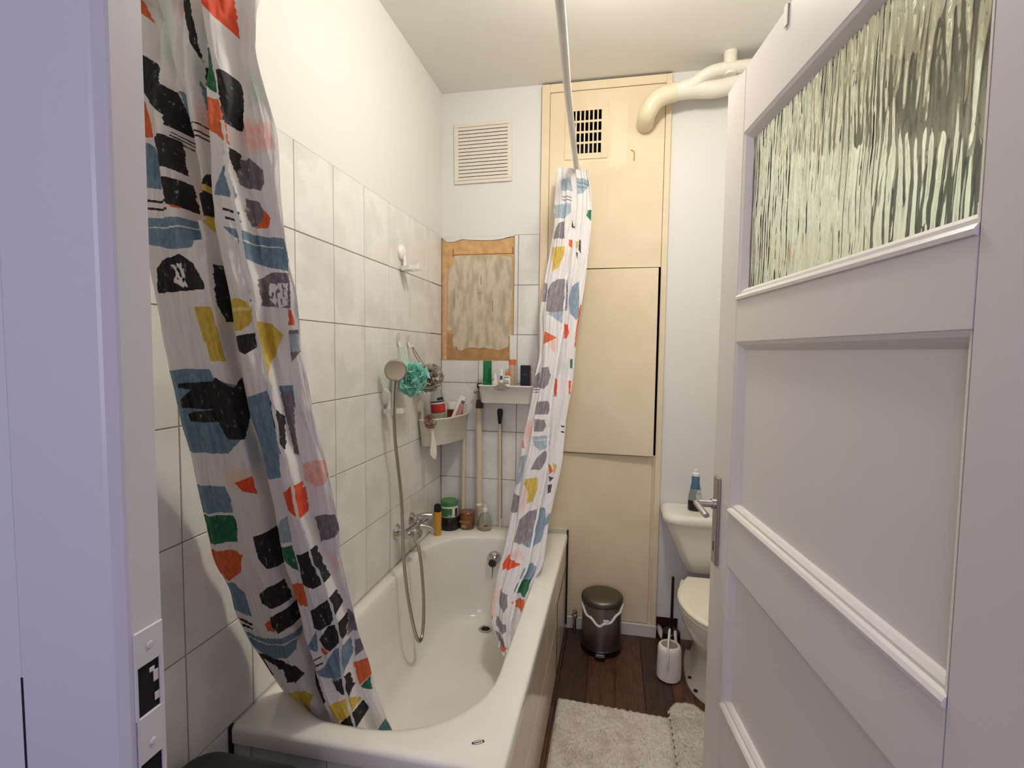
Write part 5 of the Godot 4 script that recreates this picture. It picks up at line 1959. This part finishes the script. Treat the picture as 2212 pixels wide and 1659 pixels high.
const CURTAIN_A_PRINT := [
	["pink",1,[0.764,0.183,0.985,0.192,0.992,0.226,0.909,0.234,0.786,0.238,0.738,0.218]],
	["pink",1,[0.346,0.255,0.419,0.254,0.402,0.291,0.375,0.331,0.342,0.309,0.317,0.268]],
	["pink",1,[0.34,0.036,0.437,0.036,0.42,0.058,0.363,0.066]],
	["pink",1,[0.543,0.181,0.591,0.183,0.562,0.23,0.522,0.238]],
	["mint",1,[0.09,0.036,0.326,0.036,0.359,0.097,0.247,0.133,0.166,0.097]],
	["mint",1,[0.871,0.115,0.99,0.117,0.995,0.165,0.823,0.177]],
	["peach",1,[0.225,0.634,0.465,0.638,0.462,0.671,0.236,0.671]],
	["pink",0,[0.82,0.636,0.927,0.632,1.015,0.633,1.009,0.651,0.962,0.663,0.885,0.667,0.814,0.657]],
	["pink",1,[0.871,0.749,0.987,0.748,1.001,0.77,0.919,0.784,0.909,0.768]],
	["orange",0,[-0.021,0.036,0.034,0.036,0.087,0.06,0.019,0.054]],
	["black",0,[-0.009,0.117,0.053,0.112,0.121,0.115,0.158,0.123,0.171,0.139,0.181,0.147,0.245,0.149,0.28,0.165,0.296,0.204,0.229,0.204,0.216,0.19,0.099,0.173,0.03,0.149,0.001,0.131]],
	["green",0,[-0.011,0.127,0.008,0.129,0.023,0.15,-0.015,0.151]],
	["orange",0,[-0.018,0.163,0.051,0.164,0.105,0.214,0.006,0.219,-0.012,0.198]],
	["blue",0,[-0.006,0.222,0.071,0.224,0.122,0.232,0.149,0.256,0.174,0.283,-0.009,0.281]],
	["blue",0,[0.253,0.146,0.304,0.149,0.371,0.163,0.383,0.198,0.302,0.202,0.279,0.167]],
	["black",0,[0.116,0.216,0.278,0.218,0.296,0.261,0.149,0.256]],
	["black",0,[0.167,0.27,0.31,0.271,0.336,0.308,0.202,0.305]],
	["orange",0,[0.202,0.304,0.278,0.306,0.277,0.308,0.23,0.308]],
	["black",0,[-0.004,0.296,0.204,0.299,0.203,0.302,-0.005,0.299]],
	["black",0,[-0.007,0.306,0.201,0.309,0.2,0.312,-0.007,0.309]],
	["black",0,[0.245,0.21,0.312,0.211,0.312,0.213,0.245,0.211]],
	["black",0,[0.244,0.214,0.311,0.216,0.31,0.217,0.243,0.216]],
	["black",0,[0.241,0.22,0.308,0.221,0.308,0.223,0.241,0.221]],
	["blue",0,[-0.008,0.32,0.203,0.321,0.356,0.319,0.376,0.327,0.352,0.357,0.258,0.362,0.179,0.36,-0.015,0.352]],
	["paper",0,[-0.01,0.331,0.199,0.333,0.352,0.329,0.351,0.331,0.199,0.335,-0.01,0.332]],
	["yellow",0,[0.312,0.209,0.378,0.212,0.373,0.25,0.352,0.255,0.327,0.23]],
	["black",0,[0.383,0.199,0.521,0.201,0.521,0.203,0.382,0.2]],
	["black",0,[0.379,0.208,0.517,0.211,0.516,0.213,0.378,0.21]],
	["black",0,[0.377,0.214,0.515,0.217,0.514,0.219,0.376,0.216]],
	["black",0,[0.43,0.038,0.52,0.04,0.534,0.076,0.549,0.116,0.503,0.097]],
	["black",0,[0.552,0.12,0.61,0.123,0.583,0.159,0.533,0.167,0.532,0.149]],
	["blue",0,[0.518,0.143,0.535,0.153,0.513,0.194,0.516,0.165]],
	["pale",0,[0.604,0.061,0.717,0.061,0.735,0.109,0.619,0.105]],
	["green",0,[0.617,0.112,0.736,0.114,0.709,0.169,0.663,0.165,0.635,0.157,0.595,0.152]],
	["orange",0,[0.579,0.177,0.71,0.177,0.718,0.232,0.663,0.222,0.57,0.214]],
	["peach",0,[0.604,0.036,0.715,0.036,0.71,0.06,0.606,0.06]],
	["red",0,[0.715,0.036,0.868,0.036,0.858,0.083,0.79,0.076,0.737,0.066]],
	["black",0,[0.739,0.14,0.824,0.14,0.823,0.165,0.797,0.198,0.744,0.206,0.709,0.204,0.718,0.167]],
	["mauve",0,[0.748,0.242,0.809,0.241,0.896,0.256,0.892,0.272,0.846,0.28,0.74,0.278,0.72,0.25]],
	["black",0,[0.714,0.235,0.745,0.236,0.735,0.27,0.717,0.254]],
	["blue",0,[0.589,0.297,0.694,0.254,0.733,0.293,0.735,0.3]],
	["mauve",0,[0.756,0.293,0.826,0.295,0.855,0.307,0.838,0.327,0.772,0.329,0.757,0.313]],
	["orange",0,[0.856,0.305,0.908,0.316,0.884,0.327,0.794,0.331,0.836,0.319]],
	["black",0,[0.64,0.313,0.744,0.317,0.742,0.32,0.638,0.316]],
	["black",0,[0.652,0.324,0.744,0.327,0.743,0.329,0.651,0.327]],
	["blue",0,[0.623,0.336,0.754,0.339,0.99,0.342,1.001,0.368,0.983,0.385,0.826,0.38,0.731,0.374,0.701,0.351]],
	["paper",0,[0.668,0.348,0.759,0.351,0.982,0.354,0.981,0.355,0.758,0.353,0.667,0.349]],
	["black",0,[0.497,0.253,0.525,0.256,0.516,0.276,0.427,0.275]],
	["yellow",0,[0.423,0.276,0.516,0.276,0.511,0.287,0.429,0.283]],
	["black",0,[0.406,0.281,0.511,0.287,0.501,0.313,0.41,0.315,0.393,0.299]],
	["red",0,[0.379,0.291,0.403,0.289,0.41,0.315,0.382,0.313]],
	["yellow",0,[0.41,0.315,0.505,0.313,0.497,0.338,0.445,0.331]],
	["black",0,[0.048,0.416,0.081,0.384,0.16,0.371,0.266,0.368,0.347,0.38,0.389,0.4,0.396,0.412]],
	["paper",2,[0.17,0.38,0.273,0.379,0.279,0.413,0.209,0.405,0.167,0.402,0.21,0.392]],
	["yellow",0,[0.292,0.434,0.41,0.434,0.425,0.465,0.433,0.503,0.331,0.502,0.327,0.479,0.311,0.477]],
	["black",0,[0.457,0.378,0.493,0.377,0.506,0.406,0.496,0.451,0.464,0.452,0.444,0.427]],
	["yellow",0,[0.71,0.444,0.696,0.453,0.666,0.459,0.625,0.464,0.58,0.465,0.541,0.462,0.512,0.456,0.501,0.449,0.507,0.44,0.531,0.433,0.567,0.427,0.61,0.424,0.652,0.425,0.686,0.429,0.707,0.436]],
	["cream",0,[0.509,0.438,0.709,0.435,0.706,0.439,0.506,0.442]],
	["black",0,[0.516,0.473,0.711,0.467,0.701,0.485,0.612,0.494,0.543,0.489]],
	["mauve",0,[0.769,0.398,0.863,0.387,0.981,0.388,0.949,0.434,0.756,0.432]],
	["paper",2,[0.832,0.402,0.957,0.401,0.929,0.43,0.856,0.434,0.807,0.422]],
	["orange",0,[0.93,0.433,0.955,0.438,0.969,0.456,0.923,0.456]],
	["yellow",0,[0.715,0.452,0.81,0.455,0.87,0.469,0.801,0.495,0.756,0.503,0.734,0.521,0.715,0.517,0.728,0.489]],
	["mauve",0,[0.919,0.463,0.989,0.462,0.986,0.467,0.917,0.468]],
	["mauve",0,[0.91,0.491,0.993,0.49,0.904,0.504]],
	["pale",0,[0.917,0.468,0.986,0.467,0.987,0.49,0.91,0.491]],
	["black",0,[0.717,0.412,0.729,0.416,0.724,0.429,0.705,0.428]],
	["blue",0,[0,0.515,0.147,0.512,0.306,0.513,0.323,0.523,0.444,0.533,0.502,0.57,0.453,0.598,0.296,0.62,-0.015,0.619,0.001,0.578]],
	["black",0,[0.059,0.531,0.311,0.528,0.341,0.523,0.44,0.537,0.49,0.523,0.496,0.57,0.446,0.602,0.327,0.602,0.296,0.592,0.282,0.58,0.08,0.58,0.077,0.57,0.148,0.566,0.292,0.564,0.041,0.562,0.035,0.554,0.135,0.539,0.052,0.536]],
	["blue",0,[0.535,0.548,0.705,0.539,0.72,0.554,0.71,0.616,0.688,0.647,0.596,0.649,0.537,0.638,0.514,0.604]],
	["blue",0,[0.773,0.535,0.878,0.534,0.868,0.564,0.782,0.562]],
	["mauve",0,[0.782,0.543,0.871,0.541,0.809,0.626,0.785,0.622,0.782,0.568]],
	["black",0,[0.712,0.55,0.776,0.574,0.752,0.612,0.714,0.617,0.711,0.578]],
	["red",0,[0.307,0.657,0.454,0.648,0.462,0.671,0.36,0.667]],
	["red",0,[0.688,0.667,0.754,0.657,0.808,0.657,0.797,0.671,0.683,0.671]],
	["blue",0,[-0.003,0.661,0.237,0.661,0.254,0.678,0.249,0.695,0.164,0.695,-0.008,0.698]],
	["green",0,[0.002,0.7,0.24,0.698,0.26,0.706,0.237,0.732,0.107,0.734,0.009,0.737]],
	["orange",0,[-0.003,0.744,0.205,0.743,0.253,0.749,0.202,0.77,0.053,0.783,0.009,0.781,-0.012,0.766]],
	["blue",0,[-0.017,0.787,0.093,0.784,0.139,0.797,0.15,0.828,0.08,0.825,-0.008,0.821]],
	["black",0,[0.005,0.832,0.06,0.832,0.124,0.837,0.114,0.84,0.045,0.836]],
	["black",0,[-0.003,0.838,0.046,0.839,0.113,0.843,0.105,0.845,0.023,0.842]],
	["black",0,[0.366,0.725,0.5,0.719,0.518,0.731,0.513,0.766,0.417,0.765,0.372,0.753]],
	["black",0,[0.265,0.8,0.36,0.79,0.494,0.783,0.507,0.808,0.365,0.816,0.27,0.812]],
	["orange",0,[0.235,0.838,0.308,0.83,0.315,0.847,0.241,0.846]],
	["black",0,[0.315,0.827,0.525,0.814,0.525,0.836,0.347,0.847,0.29,0.841]],
	["blue",0,[0.005,0.848,0.108,0.853,0.242,0.856,0.397,0.852,0.525,0.845,0.432,0.869,0.321,0.879,0.158,0.882,0.057,0.876,-0.008,0.865]],
	["paper",0,[0,0.852,0.105,0.859,0.225,0.863,0.376,0.86,0.495,0.854,0.489,0.855,0.372,0.862,0.22,0.864,0.101,0.861,-0.005,0.853]],
	["black",0,[0.005,0.877,0.086,0.877,0.262,0.884,0.358,0.889,0.404,0.9,0.281,0.911,0.19,0.911,0.207,0.895,0.047,0.884,0.042,0.908,-0.021,0.902]],
	["yellow",0,[0.109,0.926,0.338,0.92,0.394,0.928,0.153,0.957,0.084,0.942]],
	["black",0,[0.021,0.963,0.261,0.967,0.38,0.97,0.352,0.977,0.102,0.971]],
	["red",0,[0.687,0.665,0.81,0.665,0.809,0.695,0.773,0.698,0.697,0.687]],
	["pale",0,[0.573,0.713,0.628,0.7,0.685,0.695,0.681,0.728,0.58,0.73]],
	["green",0,[0.581,0.736,0.678,0.732,0.713,0.765,0.655,0.761,0.592,0.75]],
	["mauve",0,[0.83,0.706,0.913,0.702,0.989,0.704,1.005,0.724,0.965,0.733,0.855,0.738]],
	["black",0,[0.704,0.744,0.836,0.737,0.902,0.779,0.783,0.786,0.706,0.781,0.72,0.759]],
	["orange",0,[0.589,0.781,0.702,0.78,0.697,0.809,0.633,0.808,0.592,0.799]],
	["black",0,[0.711,0.814,0.912,0.798,0.93,0.816,0.846,0.832,0.732,0.839,0.701,0.836]],
	["black",0,[0.724,0.85,0.827,0.834,0.946,0.831,0.928,0.852,0.8,0.865,0.741,0.858]],
	["orange",0,[0.721,0.86,0.792,0.865,0.737,0.87,0.713,0.867]],
	["blue",0,[0.601,0.86,0.717,0.839,0.693,0.863,0.671,0.865]],
	["black",0,[0.619,0.875,0.704,0.87,0.698,0.872,0.62,0.876]],
	["black",0,[0.623,0.881,0.7,0.878,0.692,0.88,0.62,0.883]],
	["blue",0,[0.602,0.889,0.693,0.884,0.838,0.863,0.928,0.861,0.905,0.88,0.821,0.898,0.74,0.902,0.654,0.895]],
	["black",0,[0.711,0.903,0.856,0.898,0.86,0.917,0.831,0.926,0.75,0.913]],
	["mauve",0,[0.944,0.827,0.995,0.834,0.993,0.856,0.929,0.856,0.942,0.838]],
	["mauve",0,[0.937,0.868,1.018,0.865,0.995,0.88,0.902,0.887]],
	["orange",0,[0.872,0.894,1.007,0.891,1.003,0.913,0.877,0.923]],
	["black",0,[0.537,0.88,0.598,0.881,0.59,0.928,0.463,0.939,0.514,0.906]],
	["yellow",0,[0.601,0.932,0.836,0.924,0.852,0.939,0.693,0.953,0.602,0.948]],
	["black",0,[0.624,0.955,0.854,0.942,0.876,0.953,0.774,0.963,0.663,0.961]],
	["teal",0,[0.803,0.983,0.99,0.97,1.017,0.988]],
	["green",0,[0.884,0.924,0.985,0.915,0.985,0.931,0.906,0.927]],
	["black",0,[0.558,0.801,0.57,0.81,0.583,0.841,0.542,0.838]],
	["yellow",0,[0.531,0.843,0.588,0.845,0.59,0.865,0.552,0.86]]]
const CURTAIN_A_FOLDS := [
	[0.066,0.036,0.166,0.114,0.294,0.204,0.309,0.287,0.366,0.347],
	[0.185,0.036,0.281,0.145,0.365,0.216,0.38,0.287],
	[0.416,0.036,0.414,0.096,0.329,0.198,0.383,0.323],
	[0.608,0,0.605,0.036,0.619,0.096,0.572,0.177,0.518,0.254,0.495,0.335,0.503,0.356,0.504,0.402,0.5,0.456,0.497,0.517,0.498,0.569,0.514,0.604,0.532,0.663,0.524,0.731,0.547,0.775,0.545,0.814,0.535,0.854,0.544,0.88,0.475,0.907,0.456,0.944,0.154,1],
	[0.875,0,0.868,0.036,0.83,0.126,0.743,0.205,0.739,0.271,0.765,0.323,0.761,0.367,0.768,0.406,0.749,0.449,0.757,0.503,0.768,0.557,0.76,0.608,0.789,0.629,0.799,0.659,0.801,0.695,0.84,0.74,0.901,0.779,0.917,0.814,0.938,0.851,0.862,0.895,0.856,0.924,0.812,0.97,0.731,1]]
const CURTAIN_B_ROWS := [
	[0.659,2.445,0.12,0.807,2.43,0.14],
	[0.652,2.338,0.134,0.828,2.323,0.154],
	[0.647,2.23,0.147,0.835,2.217,0.167],
	[0.639,2.123,0.161,0.831,2.112,0.181],
	[0.625,2.017,0.174,0.823,2.008,0.194],
	[0.609,1.911,0.188,0.813,1.904,0.208],
	[0.599,1.804,0.207,0.804,1.8,0.227],
	[0.591,1.699,0.227,0.79,1.697,0.247],
	[0.597,1.594,0.248,0.778,1.594,0.268],
	[0.596,1.49,0.268,0.773,1.493,0.288],
	[0.578,1.387,0.29,0.767,1.393,0.31],
	[0.569,1.286,0.314,0.756,1.294,0.334],
	[0.552,1.186,0.338,0.743,1.196,0.358],
	[0.535,1.086,0.363,0.738,1.1,0.383],
	[0.525,0.99,0.393,0.733,1.006,0.413],
	[0.516,0.896,0.423,0.718,0.914,0.443],
	[0.506,0.803,0.454,0.701,0.823,0.474],
	[0.504,0.716,0.496,0.687,0.738,0.516],
	[0.495,0.634,0.541,0.681,0.658,0.561],
	[0.48,0.554,0.587,0.672,0.581,0.607],
	[0.47,0.477,0.632,0.632,0.506,0.652],
	[0.469,0.404,0.676,0.632,0.435,0.696],
	[0.486,0.335,0.718,0.632,0.365,0.738],
	[0.538,0.275,0.76,0.629,0.299,0.78]]
const CURTAIN_B_PRINT := [
	["peach",0,[-0.027,0.869,0.125,0.859,0.118,0.93,-0.04,0.927]],
	["pink",1,[0.255,0.339,0.557,0.351,0.527,0.389,0.32,0.369]],
	["pink",1,[0.005,0.522,0.187,0.513,0.297,0.561,0.012,0.573]],
	["pink",1,[0.258,0.659,0.387,0.649,0.422,0.713,0.255,0.707]],
	["pink",1,[0.15,0.791,0.466,0.778,0.607,0.804,0.397,0.811]],
	["mint",1,[-0.033,0.277,0.144,0.277,0.159,0.328,-0.008,0.326]],
	["mint",1,[0.587,0.396,0.945,0.393,0.984,0.423,0.614,0.429]],
	["pale",0,[0.146,0.028,0.461,0.023,0.499,0.047,0.223,0.049]],
	["pale",0,[0.633,0.021,0.991,0.023,0.809,0.049,0.617,0.052]],
	["teal",0,[0.629,0.028,0.94,0.031,0.929,0.033,0.628,0.03]],
	["teal",0,[0.625,0.036,0.885,0.038,0.875,0.04,0.625,0.038]],
	["mauve",0,[0.228,0.06,0.469,0.06,0.47,0.062,0.229,0.062]],
	["mauve",0,[0.232,0.066,0.472,0.066,0.474,0.068,0.234,0.068]],
	["pale",0,[0.026,0.077,0.47,0.074,0.479,0.092,0.363,0.105,0.054,0.103]],
	["mauve",0,[0.065,0.145,0.092,0.13,0.183,0.115,0.337,0.11,0.403,0.147]],
	["yellow",0,[0.09,0.163,0.436,0.163,0.451,0.178,0.354,0.206,0.217,0.214]],
	["mauve",0,[0.004,0.233,0.119,0.239,0.154,0.275,0.024,0.274]],
	["mauve",0,[0.139,0.252,0.25,0.237,0.39,0.229,0.602,0.23,0.679,0.293,0.417,0.299,0.195,0.295]],
	["pale",0,[0.234,0.299,0.624,0.295,0.636,0.321]],
	["orange",0,[0.174,0.336,0.523,0.349,0.114,0.364]],
	["red",0,[0.668,0.321,0.75,0.322,0.81,0.339,0.743,0.351,0.675,0.35]],
	["blue",0,[0.682,0.272,0.713,0.244,0.86,0.232,0.983,0.3,0.952,0.313,0.764,0.298]],
	["red",0,[0.973,0.28,1.006,0.283,1.017,0.369,0.974,0.368]],
	["green",0,[0.885,0.084,0.986,0.083,0.989,0.107,0.87,0.096]],
	["black",0,[0.511,0.107,0.557,0.117,0.618,0.122,0.52,0.121]],
	["black",0,[0.74,0.148,0.778,0.145,0.829,0.176,0.755,0.166]],
	["black",0,[0.688,0.172,0.746,0.173,0.761,0.187]],
	["red",0,[0.5,0.148,0.574,0.148,0.596,0.164,0.537,0.162]],
	["yellow",0,[0.647,0.149,0.71,0.149,0.731,0.164,0.679,0.163]],
	["mauve",0,[0.138,0.411,0.369,0.409,0.469,0.426,0.448,0.444,0.351,0.454,0.179,0.453,0.159,0.429]],
	["mauve",0,[0.001,0.453,0.008,0.429,0.114,0.42,0.179,0.453]],
	["black",0,[-0.017,0.456,0.166,0.456,0.168,0.458,-0.014,0.457]],
	["black",0,[-0.009,0.461,0.174,0.461,0.177,0.463,-0.007,0.462]],
	["mauve",0,[0.2,0.481,0.48,0.479,0.595,0.492,0.567,0.507,0.228,0.507,0.174,0.489]],
	["mauve",0,[0.251,0.516,0.497,0.518,0.578,0.531,0.507,0.542,0.29,0.542]],
	["orange",0,[0.019,0.555,0.094,0.579,0.019,0.576]],
	["pale",0,[0.278,0.552,0.681,0.549,0.702,0.573,0.507,0.581,0.351,0.57]],
	["paper",0,[0.31,0.559,0.687,0.557,0.69,0.559,0.314,0.56]],
	["green",0,[0.881,0.393,0.953,0.393,0.97,0.414,0.904,0.411]],
	["red",0,[0.567,0.435,0.621,0.433,0.668,0.471,0.611,0.471]],
	["red",0,[0.903,0.439,0.969,0.438,0.987,0.465,0.963,0.468]],
	["black",0,[0.897,0.531,0.972,0.533,0.972,0.536,0.897,0.534]],
	["black",0,[0.913,0.543,0.987,0.545,0.987,0.548,0.913,0.546]],
	["mauve",0,[0.349,0.62,0.438,0.597,0.601,0.582,0.709,0.581,0.707,0.594,0.585,0.62]],
	["yellow",0,[0.265,0.639,0.563,0.635,0.6,0.662,0.561,0.684,0.407,0.691,0.384,0.665,0.258,0.649]],
	["pale",0,[-0.018,0.597,0.209,0.591,0.128,0.649,0.004,0.659]],
	["mauve",0,[-0.013,0.668,0.165,0.681,0.168,0.713,-0.004,0.71]],
	["blue",0,[0.682,0.694,0.844,0.704,0.937,0.733,0.886,0.772,0.708,0.781,0.45,0.772,0.626,0.762,0.661,0.736]],
	["mauve",0,[0.242,0.768,0.283,0.723,0.517,0.704,0.681,0.701,0.696,0.733,0.633,0.765,0.41,0.772]],
	["red",0,[0.154,0.799,0.538,0.814,0.103,0.832,0.076,0.817]],
	["blue",0,[0.621,0.823,0.732,0.815,0.883,0.823,0.933,0.849,0.768,0.849,0.619,0.843]],
	["green",0,[0.625,0.851,0.915,0.849,0.954,0.875,0.883,0.89,0.623,0.872]],
	["mauve",0,[0.168,0.872,0.46,0.875,0.513,0.898,0.418,0.911,0.192,0.904]],
	["orange",0,[0.591,0.89,0.892,0.893,0.883,0.924,0.716,0.911]],
	["mauve",0,[0.135,0.927,0.497,0.937,0.498,0.95,0.307,0.959,0.11,0.946]],
	["mauve",0,[0.069,0.956,0.247,0.966,0.356,0.982,0.188,0.988,0.028,0.976]],
	["orange",0,[0.308,0.972,0.44,0.982,0.266,0.99,0.204,0.984]],
	["red",0,[-0.04,0.927,0.025,0.927,0.012,0.937,-0.035,0.935]],
	["red",0,[0.724,0.607,0.836,0.626,0.778,0.633]],
	["yellow",0,[0.797,0.607,0.906,0.616,0.869,0.633]],
	["black",0,[0.77,0.637,0.888,0.641,0.813,0.649]],
	["black",0,[0.791,0.655,0.88,0.654,0.884,0.671,0.821,0.673]],
	["blue",0,[0.92,0.723,0.97,0.713,1.03,0.72,1.015,0.736,0.931,0.741]]]
const CURTAIN_B_FOLDS := [
	[0,0.097,0.071,0.147,0.102,0.261,0.095,0.321,0.075,0.381,0.182,0.441,0.152,0.5,0.143,0.591,0.099,0.61,0.197,0.723,0.184,0.82,0.239,0.896,0.221,0.983],
	[0.524,0,0.529,0.109,0.636,0.211,0.623,0.249,0.684,0.314,0.642,0.377,0.609,0.471,0.697,0.547,0.748,0.606,0.772,0.705,0.738,0.801,0.714,0.896,0.556,1]]
